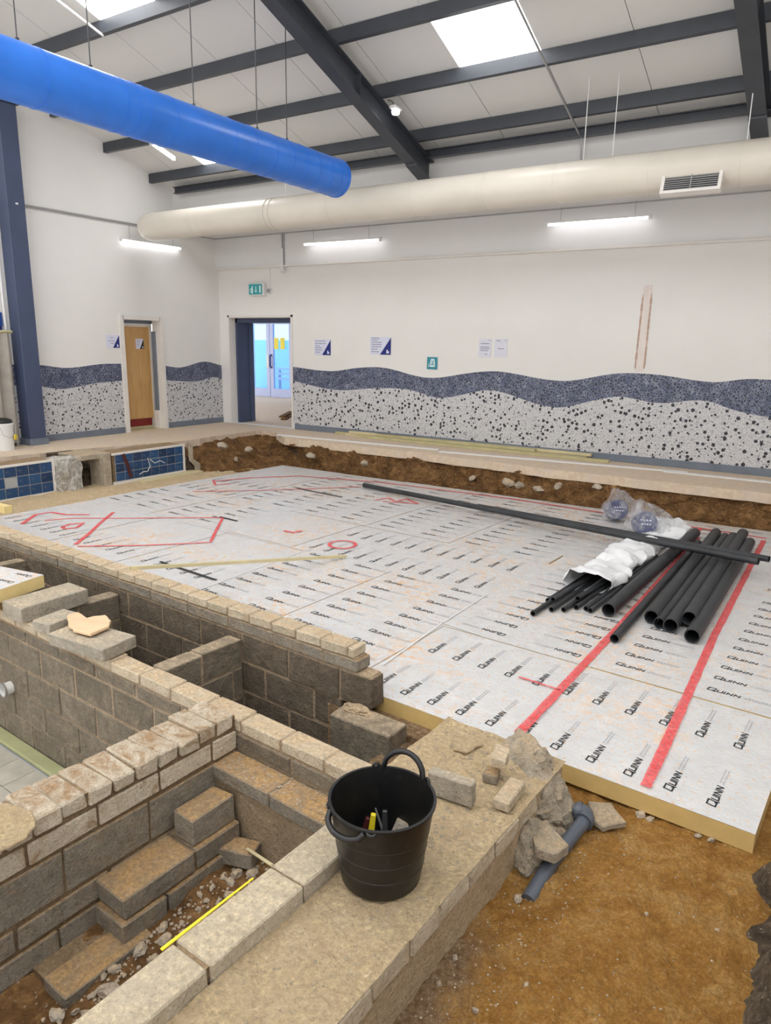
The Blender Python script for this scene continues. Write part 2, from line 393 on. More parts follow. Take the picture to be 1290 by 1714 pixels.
panel(sa, sb, 8.53, 9.37, up=-.008).solo('skylight', 'skylight', 'bright skylight sliver behind the blue duct near left gable', 'skylight')
# purlins, rafters, eave beam
def zed(y, z, d=.15, fl=.055, th=.012):
    return [(y-fl, z), (y+th, z), (y+th, z+d-th), (y+fl, z+d-th), (y+fl, z+d), (y, z+d), (y, z+th), (y-fl, z+th)]
pl = ['dark steel purlin highest up the visible slope', 'dark steel purlin crossing above the blue duct hangers', 'dark steel purlin along the upper edge of the square skylight',
      'dark steel purlin along the lower edge of the square skylight', 'lowest dark steel purlin just above the eave beam']
for i, y in enumerate(PU):
    z = roof(y)
    pts = [(y-.03, z), (y+.045, z), (y+.045, z+.014), (y-.012, z+.014), (y-.012, z+CE-.012), (y+.045, z+CE-.012), (y+.045, z+CE), (y-.03, z+CE)]
    j = i-1
    MB().prism([(XL, a, b) for a, b in pts], (XR-XL, 0, 0)).solo('purlin', 'steel_navy', pl[j] if j >= 0 else 'dark steel purlin higher up the roof slope', 'beam', 'roof purlins')
y = 9.75; z = roof(9.75)-.03
MB().box((XL+.25, y-.05, z), (XR, y+.05, z+.012)).box((XL+.25, y-.008, z+.012), (XR, y+.008, z+.10)).box((XL+.25, y-.05, z+.10), (XR, y+.05, z+.112)).solo('eave_beam', 'steel_navy', 'dark steel eave beam along the top of the white bulkhead', 'beam')
def rafter(xc, label, y1=9.88):
    o = thing('rafter', label, 'beam', (xc, y1, roof(y1)-.29), 'roof rafters')
    def slab(x0, x1, o0, o1, name):
        MB().prism([(x0, YF, roof(YF, o0)), (x1, YF, roof(YF, o0)), (x1, y1, roof(y1, o0)), (x0, y1, roof(y1, o0))], (0, 0, o1-o0)).build(name, 'steel_navy', o)
    slab(xc-.09, xc+.09, -.29, -.275, 'bottom_flange'); slab(xc-.008, xc+.008, -.275, -.015, 'web'); slab(xc-.09, xc+.09, -.015, 0, 'top_flange')
    for yy in (8.0, 5.6): MB().box((xc-.085, yy-.005, roof(yy, -.275)), (xc+.085, yy+.005, roof(yy, -.015))).build('stiffener', 'steel_navy', o)
    MB().prism([(xc-.09, y1-.5, roof(y1-.5, -.29)), (xc+.09, y1-.5, roof(y1-.5, -.29)), (xc+.09, y1, roof(y1, -.29)), (xc-.09, y1, roof(y1, -.29))], (0, 0, -.02)).build('end_plate', 'steel_navy', o)
    return o
rafter(-5.69, 'dark steel rafter running down over the blue duct end')
rafter(-1.28, 'dark steel rafter to the right of the square skylight')
# wall mosaic: white pebble field and wavy navy band, cladding a few mm thick
def curve(pts, n):
    out = []
    for i in range(n+1):
        u = pts[0][0] + (pts[-1][0]-pts[0][0])*i/n
        for k in range(len(pts)-1):
            if pts[k][0]-1e-6 <= u <= pts[k+1][0]+1e-6: break
        a, b = pts[k], pts[k+1]; h = (u-a[0])/(b[0]-a[0])
        def sl(j):
            j0, j1 = max(j-1, 0), min(j+1, len(pts)-1); return (pts[j1][1]-pts[j0][1])/(pts[j1][0]-pts[j0][0])
        L = b[0]-a[0]; h2, h3 = h*h, h*h*h
        out.append((u, (2*h3-3*h2+1)*a[1] + (h3-2*h2+h)*L*sl(k) + (-2*h3+3*h2)*b[1] + (h3-h2)*L*sl(k+1)))
    return out
def clad(top, bot, parent, P3, name, mat, nrm):
    mb = MB(); n = len(top)
    for i in range(n-1):
        mb.prism([P3(*bot[i]), P3(*bot[i+1]), P3(*top[i+1]), P3(*top[i])], nrm)
    mb2 = MB(); ring = [P3(*p) for p in bot] + [P3(*p) for p in top[::-1]]
    mb2.prism(ring, nrm)
    mb.build(name, mat, parent)
zb = lambda x, y: (440+x/1.5176, 440+y/1.5176)
TB = [PY(*zb(*q), D) for q in ((75,264),(170,275),(250,266),(310,267),(420,292),(540,278),(600,276),(760,300),(900,281),(1000,284),(1140,303),(1230,295),(1290,297))]
BB = [PY(*zb(*q), D) for q in ((75,299),(185,323),(290,318),(370,322),(450,343),(560,324),(600,327),(740,367),(860,345),(910,340),(1000,356),(1120,350),(1200,375),(1290,392))]
top = curve([(p.x, p.z) for p in TB] + [(XR*.4, 1.42), (XR, 1.30)], 120); x0 = top[0][0]
bot = curve([(x0, BB[0].z)] + [(p.x, p.z) for p in BB[1:]] + [(XR*.4, .86), (XR, .95)], 120)
bot = [(t_[0], b_[1]) for t_, b_ in zip(top, bot)]
P3 = lambda u, v: Vector((u, D-.004, v))
clad(top, bot, wall_back, P3, 'mosaic_band', 'mosaic_band', (0, .004, 0))
clad(bot, [(u, .10) for u, _ in bot], wall_back, P3, 'mosaic_field', 'mosaic_field', (0, .004, 0))
zl = lambda x, y: (x/2.58, 400+y/2.58)
for tp, bt, lim in ((((120,540),(175,545),(290,557),(440,540),(540,538)), ((120,628),(175,637),(270,648),(420,622),(545,612)), (6.4, DY0-.09)),
               (((708,548),(780,555),(880,530),(985,545)), ((708,610),(850,615),(920,597),(990,603)), (DY1+.07, D-.005))):
    T_ = [PX(*zl(*q), XL) for q in tp]; Bt = [PX(*zl(*q), XL) for q in bt]
    Tl = [(p.y, p.z) for p in T_]; Bl = [(p.y, p.z) for p in Bt]
    Tl[0] = (lim[0], Tl[0][1]); Tl[-1] = (lim[1], Tl[-1][1]); Bl[0] = (lim[0], Bl[0][1]); Bl[-1] = (lim[1], Bl[-1][1])
    top = curve(Tl, 40); bot = curve(Bl, 40)
    Q3 = lambda u, v: Vector((XL+.004, u, v))
    clad(top, bot, wall_left, Q3, 'mosaic_band', 'mosaic_band', (-.004, 0, 0))
    clad(bot, [(u, .10) for u, _ in bot], wall_left, Q3, 'mosaic_field', 'mosaic_field', (-.004, 0, 0))
    struct(MB().box((XL, lim[0], 0), (XL+.015, lim[1], .11)), 'baseboard_left', 'skirting_grey', bevel=.003)
struct(MB().box((OX1+.06, D-.015, 0), (XR, D, .11)), 'baseboard_back', 'skirting_grey', bevel=.003)
# doorway in the back wall: white architrave and reveal, navy inner frame
tr = MB()
tr.box((OX0-.03, D-.02, 0), (OX0+.01, D+.02, OZ+.04)).box((OX1-.01, D-.02, 0), (OX1+.03, D+.02, OZ+.04)).box((OX0-.03, D-.02, OZ-.0), (OX1+.03, D+.02, OZ+.04))
struct(tr, 'trim_5', 'trim_white', 'white architrave round the open doorway')
rv = MB().box((OX0, D+.0, 0), (OX0+.012, D+.3, OZ)).box((OX0, D, OZ-.012), (OX1, D+.3, OZ)).box((OX1-.012, D, 0), (OX1, D+.3, OZ))
struct(rv, 'trim_6', 'trim_white')
nf = MB().box((OX0+.012, D+.16, 0), (OX0+.06, D+.62, OZ-.012)).box((OX0+.06, D+.50, 0), (OX0+.085, D+.62, OZ-.05)).box((OX0+.012, D+.16, OZ-.10), (OX1-.012, D+.62, OZ-.012))
struct(nf, 'door_2', 'column_navy', 'dark navy steel door lining in the doorway')
# annex seen through the doorway
struct(MB().box((-19, D+.2, -.1), (-7.5, 21, -.005)), 'floor_annex', 'deck')
struct(MB().box((-19, 17.2, 0), (-16.2, 17.35, 3)).box((-14.2, 17.2, 0), (-7.5, 17.35, 3)).box((-16.2, 17.2, 2.45), (-14.2, 17.35, 3)).box((OX1+.25, D+.2, 0), (OX1+.4, 17.3, 3)), 'wall_annex', 'annex_white')
struct(MB().box((-19, D+.2, 3.0), (OX1+.4, 17.35, 3.1)), 'ceiling_annex_unseen', 'annex_white')  # out of view, added to darken the annex
struct(MB().box((-19, 17.35, -.006), (-7.5, 21, .004)), 'floor_outside', 'annex_blue')
gd = thing('door_3', 'pale blue framed glazed double door beyond the open doorway', 'door', (-14.9, 17.2, 0)); gd['kind'] = 'structure'; del gd['category']
gx = [PY(p_, 600, 17.12).x for p_ in (416, 451.5, 489)]
for (a, b) in ((gx[0], gx[1]-.01), (gx[1]+.01, gx[2])):
    lf = MB().box((a, 17.12, 0), (a+.13, 17.2, 2.42)).box((b-.13, 17.12, 0), (b, 17.2, 2.42)).box((a+.13, 17.12, 2.22), (b-.13, 17.2, 2.42)).box((a+.13, 17.12, 0), (b-.13, 17.2, .26)).build('door_leaf', 'frame_bluewhite', gd)
    MB().box((a+.13, 17.15, .26), (b-.13, 17.16, 2.22)).build('pane', 'glass', lf)
MB().tube([(gx[1]+.07, 17.12, .9), (gx[1]+.07, 17.05, .95), (gx[1]+.07, 17.05, 1.25), (gx[1]+.07, 17.12, 1.3)], .025, 8).build('door_handle', 'sign_navy', gd)
MB().box((gx[1]-.13, 17.10, .9), (gx[1]-.03, 17.12, 1.3)).build('push_plate', 'metal_grey', gd)
for px in (462, 472.5): 
    q = PY(px, 575, 17.1); MB().box((q.x-.085, 17.10, q.z-.17), (q.x+.085, 17.115, q.z+.17)).solo('poster', 'yellow_plastic', 'yellow notice on the glazed door beyond the doorway', 'notice', 'yellow notices on the glazed door')
MB().box((-19.5, 20.4, 0), (-12, 20.5, 1.75)).solo('screen_panel', 'annex_cyan', 'pale cyan screen panel behind the glazed door', 'panel')
bn = thing('bench', 'blue slatted bench behind the glazed door', 'bench', (-15.7, 18.6, 0))
for z_ in (.45, .62, .78): MB().box((-16.4, 18.55, z_), (-15.0, 18.66, z_+.07)).build('slat', 'annex_white', bn)
for x_ in (-16.3, -15.15): MB().box((x_, 18.57, 0), (x_+.06, 18.64, .8)).build('leg', 'bench_blue', bn)
q = PZ(478, 692, 0.0)
for i, (a, b, zz) in enumerate((((474, 703), (489, 694), .0), ((471, 699), (488, 690), .03))):
    p0, p1 = PZ(*a, zz), PZ(*b, zz); d = (p1-p0).normalized(); n_ = Vector((-d.y, d.x, 0))*.06
    MB().prism([p0-n_, p1-n_, p1+n_, p0+n_], (0, 0, .03)).solo('plank', 'soil', 'dark offcut plank lying on the floor inside the doorway', 'plank', 'planks inside the doorway')
# wooden door in the left wall
struct(MB().box((XL-.21, DY0-.07, 0), (XL+.02, DY0+.012, DZ+.06)).box((XL-.21, DY1-.012, 0), (XL+.02, DY1+.07, DZ+.06)).box((XL-.21, DY0, DZ-.012), (XL+.02, DY1, DZ+.06)), 'trim_7', 'trim_white', 'white door casing in the left wall')
struct(MB().box((-15, 7.2, -.1), (XL+.0, 11.0, -.004)), 'floor_side', 'batten_light')
struct(MB().box((-15, 7.2, 0), (XL-.2, 7.3, 2.6)).box((-14, 7.3, 0), (-13.9, 11.2, 2.6)), 'wall_side', 'steel_navy')
xd = XL-.30
q0, q1 = PX(207, 541, xd), PX(250, 545, xd); qb = PX(262, 700, xd)
dr = thing('door_1', 'pale wooden door with a small notice standing in the left wall', 'door', (xd, q0.y, 0)); dr['kind'] = 'structure'; del dr['category']
y0d, y1d = DY0-.02, DY1-.02
MB().box((xd-.045, y0d+.07, .20), (xd, y1d, 1.93)).build('door_leaf', 'wood_door', dr)
MB().box((xd-.10, y1d, 0), (xd+.02, y1d+.05, 1.99)).box((xd-.10, y0d, 1.93), (xd+.02, y1d, 1.99)).build('door_frame', 'trim_white', dr)
MB().box((xd-.08, y0d, .12), (xd-.02, y0d+.068, 1.93)).build('side_panel', 'wood_door', dr)
MB().box((xd-.10, y0d+.22, 0), (xd-.05, y1d, .2)).build('threshold_board', 'batten_light', dr)
MB().box((xd-.05, y0d+.32, .05), (xd-.03, y1d-.02, .19)).build('red_panel', 'red_panel', dr)
MB().box((XL-.23, DY1-.055, 0), (XL-.10, DY1-.0, .35)).build('timber_offcut', 'trim_white', dr)
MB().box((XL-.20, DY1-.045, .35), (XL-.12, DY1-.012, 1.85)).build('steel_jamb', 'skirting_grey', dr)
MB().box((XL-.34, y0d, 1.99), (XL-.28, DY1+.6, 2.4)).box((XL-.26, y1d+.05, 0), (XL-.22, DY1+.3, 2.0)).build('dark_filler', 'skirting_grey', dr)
MB().tube([(xd+.0, y0d+.09, .98), (xd+.04, y0d+.09, .98), (xd+.04, y0d+.09, 1.10), (xd, y0d+.09, 1.10)], .009, 6).build('handle', 'metal_dark', dr)
# ------------------------------------------------------------------ deck slabs and pit
def dens(pts, step=.09, amp=.02, seed=0):
    out = []
    for a, b in zip(pts[:-1], pts[1:]):
        a, b = Vector(a), Vector(b); n = max(1, int((b-a).length/step))
        for i in range(n):
            p = a.lerp(b, i/n); q = noise.noise_vector(Vector((p.x*2.1, p.y*2.1, seed)))
            q2 = noise.noise_vector(Vector((p.x*7, p.y*7, seed+5)))
            out.append(Vector((p.x + (q.x+.5*q2.x)*amp, p.y + (q.y+.5*q2.y)*amp)))
    out.append(Vector(pts[-1])); return out
edge_pts = [(-10.35, -1), (-10.28, 5.3), (-10.25, 5.58), (-9.96, 7.18), (-9.62, 8.35), (-9.66, 10.0), (-9.62, 10.42), (-9.15, 10.28), (-8.5, 9.84), (-7.2, 9.84), (-5.73, 9.88), (-4.4, 9.78), (-3.6, 9.66), (-.6, 9.66), (XR, 9.66)]
ed = dens(edge_pts, .06, .07, 3)
poly = [Vector((XL, -1))] + ed + [Vector((XR, D)), Vector((XL, D))]
def slab(poly, z0, z1):
    return MB().prism([(p.x, p.y, z0) for p in poly], (0, 0, z1-z0))
struct(slab(poly, -.125, 0.0), 'floor', 'deck', 'dusty pink-beige concrete pool deck')
struct(slab([Vector(p) for p in ((XL, -1), (-10.45, -1), (-10.45, 5.6), (-10.12, 7.2), (-9.78, 8.3), (-9.80, 10.35), (-9.2, 10.45), (-8.5, 10.02), (-3.6, 9.98), (XR, 9.9), (XR, D), (XL, D))], -.7, -.13), 'floor_fill', 'soil_dark')
# soil banks under the slab edge
def bank(top, toe, zt, zb, name, mat, rows=16, amp=.07, seed=1, n=None):
    mb = MB(); n = len(top); vs = []; fs = []
    for i in range(n):
        for k in range(rows+1):
            h = k/rows; p = Vector((*top[i], zt)).lerp(Vector((*toe[i], zb)), h)
            p.z = zt + (zb-zt)*(h**.8)
            nv = noise.noise_vector(p*4+Vector((seed, 0, 0))) + .6*noise.noise_vector(p*11+Vector((seed, 3, 0))) + .35*noise.noise_vector(p*24)
            e = 1 if 0 < k < rows else .3
            vs.append(p + nv*amp*e)
    for i in range(n-1):
        for k in range(rows):
            a = i*(rows+1)+k; fs.append((a, a+1, a+rows+2, a+rows+1))
    mb.add(vs, fs); return struct(mb, name, mat, smooth=False)
def resamp(pts, n):
    P = [Vector(p) for p in pts]; L = [0]
    for a, b in zip(P[:-1], P[1:]): L.append(L[-1]+(b-a).length)
    out = []
    for i in range(n):
        d = L[-1]*i/(n-1); k = 0
        while k < len(L)-2 and L[k+1] < d: k += 1
        out.append(P[k].lerp(P[k+1], (d-L[k])/max(1e-6, L[k+1]-L[k])))
    return out
NB = 260
bank(resamp([(-9.64, 8.36), (-9.68, 9.6), (-9.64, 10.42), (-9.15, 10.32), (-8.5, 9.90), (-7.2, 9.90), (-5.73, 9.93), (-4.4, 9.83), (-3.6, 9.74), (XR, 9.74)], NB),
     resamp([(-9.05, 8.42), (-8.60, 8.9), (-8.50, 9.55), (-8.2, 9.62), (-7.6, 9.62), (-6.2, 9.66), (-5.0, 9.66), (-3.6, 9.50), (-2.0, 9.5), (XR, 9.50)], NB), -.075, -.50, 'wall_soil_back', 'soil', 22, .07, 2)
bank(resamp([(-10.3, -1), (-10.3, 5.58), (-10.0, 7.1), (-9.66, 8.3)], 110), resamp([(-9.8, -1), (-9.75, 5.4), (-9.55, 7.2), (-9.1, 8.4)], 110), -.09, -.5, 'wall_soil_left', 'soil_dark', 10, .05, 4)
# sub-base under the boards, and sand in the front
def field(name, mat, s0, s1, t0, t1, fz, ns, nt):
    vs = []; fs = []
    for i in range(ns+1):
        for k in range(nt+1):
            s_, t_ = s0+(s1-s0)*i/ns, t0+(t1-t0)*k/nt; vs.append(w(s_, t_, fz(s_, t_)))
    for i in range(ns):
        for k in range(nt):
            a = i*(nt+1)+k; fs.append((a, a+1, a+nt+2, a+nt+1))
    return struct(MB().add(vs, fs), name, mat, smooth=True)
def fsand(s_, t_):
    p = Vector((s_, t_, 0)); z = -.545 - .03*max(0, min(1, (3.2-t_)/1.5))
    z += .035*noise.noise(p*2.3) + .024*noise.noise(p*6+Vector((2, 0, 0))) + .018*noise.noise(p*14) + .011*noise.noise(p*31) + .005*noise.noise(p*60)
    z += .03*math.exp(-((s_+.62)/.3)**2)
    if t_ > 3.05: z = min(z, -.525) - .0
    return z
field('floor_sand', 'sand', -1.95, .9, -.4, 3.6, fsand, 300, 420)
field('floor_sand_corner', 'sand', -2.14, -1.90, 2.60, 3.6, fsand, 20, 60)
struct(MB().prism([w(-2.12, 2.62, -1.3), w(-1.79, 2.62, -1.3), w(-1.79, 3.26, -1.3), w(-2.12, 3.26, -1.3)], (0, 0, .70)), 'wall_sand_corner', 'soil')
struct(MB().prism([w(-2.70, 3.115, -1.3), w(-1.79, 3.115, -1.3), w(-1.79, 3.30, -1.3), w(-2.70, 3.30, -1.3)], (0, 0, .777)), 'wall_sand_back', 'sand')
field('floor_subbase', 'sand', -10.4, 3.2, 3.26, 11.0, lambda s_, t_: -.535+.012*noise.noise(Vector((s_*3, t_*3, 1))), 60, 40)
field('floor_pit_edge', 'screed', -9.9, -8.55, 3.4, 9.9, lambda s_, t_: -.50+.028*noise.noise(Vector((s_*3, t_*3, 1)))+.016*noise.noise(Vector((s_*9, t_*9, 1)))+.035*max(0, -s_-9.0), 40, 120)
# dark soil on the pit's right side
vs = []; fs = []; nu, nv = 60, 110
for i in range(nu+1):
    for k in range(nv+1):
        u_, t_ = i/nu, -.4+4.6*k/nv
        s_ = -.245 + .06*math.sin(t_*3.1) + .07*noise.noise(Vector((0, t_*2.2, 4))) + u_*1.25
        z = -.64 + .75*(1-(1-min(1, u_*1.5))**2.4)
        if t_ > 3.2: s_ += min(.35, (t_-3.2)*.55); z = -.64 + (z+.64)*max(.0, 1-(t_-3.2)*1.1)
        p = w(s_, t_, z); q = noise.noise_vector(p*5)*.06 + noise.noise_vector(p*13)*.035 + noise.noise_vector(p*30)*.016
        vs.append(p+q)
for i in range(nu):
    for k in range(nv):
        a = i*(nv+1)+k; fs.append((a, a+1, a+nv+2, a+nv+1))
struct(MB().add(vs, fs), 'wall_soil_right', 'soil_dark')
# ------------------------------------------------------------------ masonry
_cache = {}
def pmesh(name, l, wd, h, mat, bev=.006, jit=.004, var=0):
    key = (name, round(l, 2), round(wd, 3), round(h, 3), mat, var)
    if key not in _cache:
        rs = random.Random(hash(key[1:4]) % 999 + var)
        me = bpy.data.meshes.new(name); bm = bmesh.new(); bmesh.ops.create_cube(bm, size=1)
        for v in bm.verts: v.co = Vector((v.co.x*l, v.co.y*wd, v.co.z*h)) + Vector([rs.uniform(-jit, jit) for _ in range(3)])
        bmesh.ops.bevel(bm, geom=bm.edges[:], offset=min(bev, h*.2), segments=1, affect='EDGES')
        bm.to_mesh(me); bm.free(); me.materials.append(M[mat]); _cache[key] = me
    return _cache[key]
def piece(name, parent, s0, s1, t0, t1, z0, z1, mat, bev=.006, jit=.004, var=0):
    along_s = (s1-s0) >= (t1-t0)
    l, wd = (s1-s0, t1-t0) if along_s else (t1-t0, s1-s0)
    me = pmesh(name, l, wd, z1-z0, mat, bev, jit, var)
    return link(name, me, parent, w((s0+s1)/2, (t0+t1)/2, (z0+z1)/2), PH if along_s else PH+math.pi/2)
def run(parent, axis, a0, a1, c0, c1, courses, core=True):
    rs = random.Random(hash((round(a0, 2), round(c0, 2))) % 1000)
    for (z0, z1, L, off, name, mat, end) in courses:
        e = a1 if end is None else end
        x = a0 + off - L
        while x < e - .02:
            lo, hi = max(a0, x+.007), min(e, x+L-.007)
            if hi-lo > .03:
                j = rs.uniform(-.003, .003)
                if axis == 's': piece(name, parent, lo, hi, c0+j, c1+j, z0, z1, mat, var=rs.randint(0, 2))
                else: piece(name, parent, c0+j, c1+j, lo, hi, z0, z1, mat, var=rs.randint(0, 2))
            x += L
def core(name, s0, s1, t0, t1, z0, z1, mat='mortar'):
    mb = MB().prism([w(s0, t0, z0), w(s1, t0, z0), w(s1, t1, z0), w(s0, t1, z0)], (0, 0, z1-z0)); return struct(mb, name, mat)
IN = .009
# far gutter wall A
A0 = -9.1
cA = MB()
for (z0, z1, e) in ((-1.36, -.47, -2.62), (-.47, -.255, -2.37), (-.26, -.165, -2.48), (-.17, -.108, -2.51)):
    cA.prism([w(A0, 3.12+IN, z0), w(e-IN, 3.12+IN, z0), w(e-IN, 3.25-IN, z0), w(A0, 3.25-IN, z0)], (0, 0, z1-z0))
wA = struct(cA, 'wall_gutter_far', 'mortar_tan')
run(wA, 's', A0, -2.50, 3.12, 3.25, [(-.165, -.10, .215, .1, 'brick', 'brick_cream', -2.50), (-.25, -.175, .44, .2, 'brick', 'block_grey', -2.47)])
run(wA, 's', A0, -2.36, 3.122, 3.25, [(-.462, -.26, .44, .33, 'block', 'block_dark', -2.36), (-.682, -.472, .44, .11, 'block', 'block_dark', -2.60),
     (-.902, -.692, .44, .33, 'block', 'block_dark', -2.60), (-1.122, -.912, .44, .11, 'block', 'block_dark', -2.60)])
# near gutter wall B
B0, B1 = -9.1, -1.80
wB = core('wall_gutter_near', B0, B1-.01, 2.36+.007, 2.49-.007, -1.36, -.306, 'mortar_tan')
run(wB, 's', B0, B1, 2.36, 2.49, [(-.372, -.30, .30, .13, 'brick', 'brick_cream', None), (-.474, -.384, .44, .2, 'block', 'block_mid', None),
     (-.70, -.486, .44, .37, 'block', 'block_mid', None), (-.92, -.71, .44, .16, 'block', 'block_mid', None), (-1.14, -.93, .44, .37, 'block', 'block_mid', None), (-1.36, -1.15, .44, .16, 'block', 'block_mid', None)])
# webs across the channel
for i, s_ in enumerate((-3.615, -5.05, -6.50, -7.9)):
    cw = core('wall_web', s_+.007, s_+.13-.007, 2.49, 3.12, -1.36, -.306, 'mortar_tan')
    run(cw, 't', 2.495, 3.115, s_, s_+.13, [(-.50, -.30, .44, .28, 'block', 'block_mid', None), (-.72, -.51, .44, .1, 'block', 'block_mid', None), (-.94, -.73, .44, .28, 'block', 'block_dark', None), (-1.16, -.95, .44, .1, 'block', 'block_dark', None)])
# header-capped wall C
wC = core('wall_trench_left', -2.95+IN, -2.70-IN, -.3, 2.355, -1.36, -.275)
tt = 2.35; rs = random.Random(4)
while tt > -.25:
    d_ = .124; lo = tt-d_+.006
    z1 = -.262 + rs.uniform(-.006, .006); o_ = rs.uniform(-.012, .012)
    piece('header_brick', wC, -2.955+o_, -2.695+o_, lo, tt-.004, -.340, z1, 'brick_stained', .009, .008, rs.randint(0, 5)); tt -= d_
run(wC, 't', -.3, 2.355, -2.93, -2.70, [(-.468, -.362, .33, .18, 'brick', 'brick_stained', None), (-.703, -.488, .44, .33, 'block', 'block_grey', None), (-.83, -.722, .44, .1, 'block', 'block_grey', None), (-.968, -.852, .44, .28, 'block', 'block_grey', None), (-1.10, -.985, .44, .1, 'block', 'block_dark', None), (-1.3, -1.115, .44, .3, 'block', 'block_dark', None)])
# stepped shelf blocks against B inside the trench
wS = core('wall_trench_shelf', -2.70, -1.78, 2.185+IN, 2.36, -1.3, -.49, 'plaster_patch')
run(wS, 's', -2.70, -1.80, 2.18, 2.355, [(-.562, -.482, .44, .42, 'block', 'block_grey', None)])
# footing steps against C
wF = core('wall_trench_step', -2.70, -2.49-IN, 1.49+IN, 2.18, -1.3, -.735)
run(wF, 't', 1.49, 2.175, -2.698, -2.485, [(-.83, -.725, .46, .40, 'block', 'block_grey', None)])
run(wF, 't', 1.47, 2.175, -2.698, -2.475, [(-.955, -.842, .46, .24, 'block', 'block_grey', None)])
wG = core('wall_trench_foot', -2.70, -2.455-IN, 1.17, 1.50, -1.3, -.95)
run(wG, 't', 1.155, 1.60, -2.60, -2.43, [(-1.12, -.93, .44, .44, 'block', 'block_grey', None)])
# wall D and the ledge E beside it
wD = core('wall_trench_right', -1.68+IN, -1.52-IN, -.4, 1.99, -1.3, -.23)
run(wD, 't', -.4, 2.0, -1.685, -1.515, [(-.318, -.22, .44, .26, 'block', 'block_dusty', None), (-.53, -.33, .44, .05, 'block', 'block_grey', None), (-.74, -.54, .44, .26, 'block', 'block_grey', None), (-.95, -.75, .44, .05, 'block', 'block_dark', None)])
def ztop(s_, t_): return -.285 + .008*noise.noise(Vector((s_*5, t_*5, 0))) + .005*noise.noise(Vector((s_*17, t_*17, 0))) + .003*noise.noise(Vector((s_*45, t_*45, 0)))
vs = []; fs = []; ns, nt = 50, 300
for i in range(ns+1):
    for k in range(nt+1):
        t_ = -.4+3.47*k/nt; lft = -1.515 if t_ < 2.02 else -1.79
        s_ = lft + (-1.11-lft)*i/ns
        vs.append(w(s_, t_, ztop(s_, t_)))
for i in range(ns):
    for k in range(nt):
        a = i*(nt+1)+k; fs.append((a, a+nt+1, a+nt+2, a+1))
E_ = MB().add(vs, fs)
for (a, b, c, d) in ((-1.515, -1.125, -.4, 3.06), (-1.78, -1.515, 2.04, 3.06)):
    E_.prism([w(a, c, -.9), w(b, c, -.9), w(b, d, -.9), w(a, d, -.9)], (0, 0, .59))
wE = struct(E_, 'floor_ledge', 'screed', 'dusty screeded ledge the black tub stands on')
tt = -.3; rs = random.Random(9)
while tt < 2.75:
    L = rs.choice((.20, .22, .11, .21)); piece('brick', wE, -1.215, -1.108+rs.uniform(-.004, .004), tt, tt+L-.008, -.375, -.292, 'brick_cream', .008, .004, rs.randint(0, 3)); tt += L
# trench bottom
def ftr(s_, t_): return -1.0 + .12*max(0, (t_-1.0)/1.2) + .05*noise.noise(Vector((s_*5, t_*5, 3))) + .02*noise.noise(Vector((s_*16, t_*16, 3)))
field('floor_trench', 'soil', -2.7, -1.6, -.3, 2.25, ftr, 36, 80)
# channel floor and old pool floor with its tiles
struct(MB().prism([w(-9.1, -.5, -1.5), w(-1.1, -.5, -1.5), w(-1.1, 3.26, -1.5), w(-9.1, 3.26, -1.5)], (0, 0, .12)), 'floor_channel', 'mortar')
pf = struct(MB().prism([w(-9.1, -.5, -1.38), w(-2.95, -.5, -1.38), w(-2.95, 2.36, -1.38), w(-9.1, 2.36, -1.38)], (0, 0, .008)), 'floor_pool', 'grout')
for i in range(14):
    for k in range(8):
        s_ = -6.2 + i*.245; t_ = 2.24 - (k+1)*.245
        if s_+.24 < -2.96: piece('tile', pf, s_, s_+.24, t_, t_+.24, -1.374, -1.360+random.uniform(-.001, .001), 'pool_tile', .002, .0005, 0)
p0, p1 = (-6.4, 2.29), (-3.0, 2.29)
MB().prism([w(-6.4, 2.25, -1.36), w(-3.0, 2.25, -1.36), w(-3.0, 2.352, -1.36), w(-6.4, 2.352, -1.36)], (0, 0, .03)).solo('edge_strip', 'green_strip', 'yellow-green plastic strip along the foot of the block wall', 'strip', bevel=.004)
MB().prism([w(-4.3, 1.60, -1.362), w(-3.02, 1.86, -1.362), w(-3.02, 1.885, -1.362), w(-4.3, 1.625, -1.362)], (0, 0, .012)).solo('cable', 'bench_blue', 'thin blue line lying across the grey pool tiles', 'cable')
# pipe stub through wall B
q = PS(20, 1148, -.912); sx = -5.24
st = thing('pipe_stub', 'short grey pipe stub sticking out of the grey block wall', 'pipe', w(sx, 2.34, -.93))
MB().tube([w(sx, 2.357, -.91), w(sx, 2.285, -.91)], .048, 20, r_in=.041).build('pipe', 'white_plastic', st, True)
MB().tube([w(sx, 2.30, -.91), w(sx, 2.285, -.91)], .056, 20, r_in=.042).build('collar', 'metal_grey', st, True)
# tiled gutter remains on the left
def tile_wall(x, ya, yb, z0, z1, nx, nz, label, miss=()):
    st = struct(MB().box((x-.42, ya-.04, -.56), (x-.012, yb+.04, .0)), 'wall_tiled', 'mortar', label)
    MB().box((x-.012, ya, z0), (x-.006, yb, z1)).build('grout_bed', 'grout', st)
    dy, dz = (yb-ya)/nx, (z1-z0)/nz; me = None
    for i in range(nx):
        for k in range(nz):
            if (i, k) in miss: continue
            c = Vector((x-.002, ya+(i+.5)*dy, z0+(k+.5)*dz))
            if me is None: me = MB().box((-.006, -dy/2+.006, -dz/2+.006), (.006, dy/2-.006, dz/2-.006)).mesh('tile', 'tile_blue', bevel=.002)
            link('tile', me, st, c)
    for (a, b, c, d) in ((ya-.05, yb+.05, z0-.05, z0), (ya-.05, yb+.05, z1, z1+.03), (yb, yb+.04, z0, z1)):
        MB().box((x-.02, a, c), (x+.008, b, d)).build('edging', 'trim_white', st)
    return st
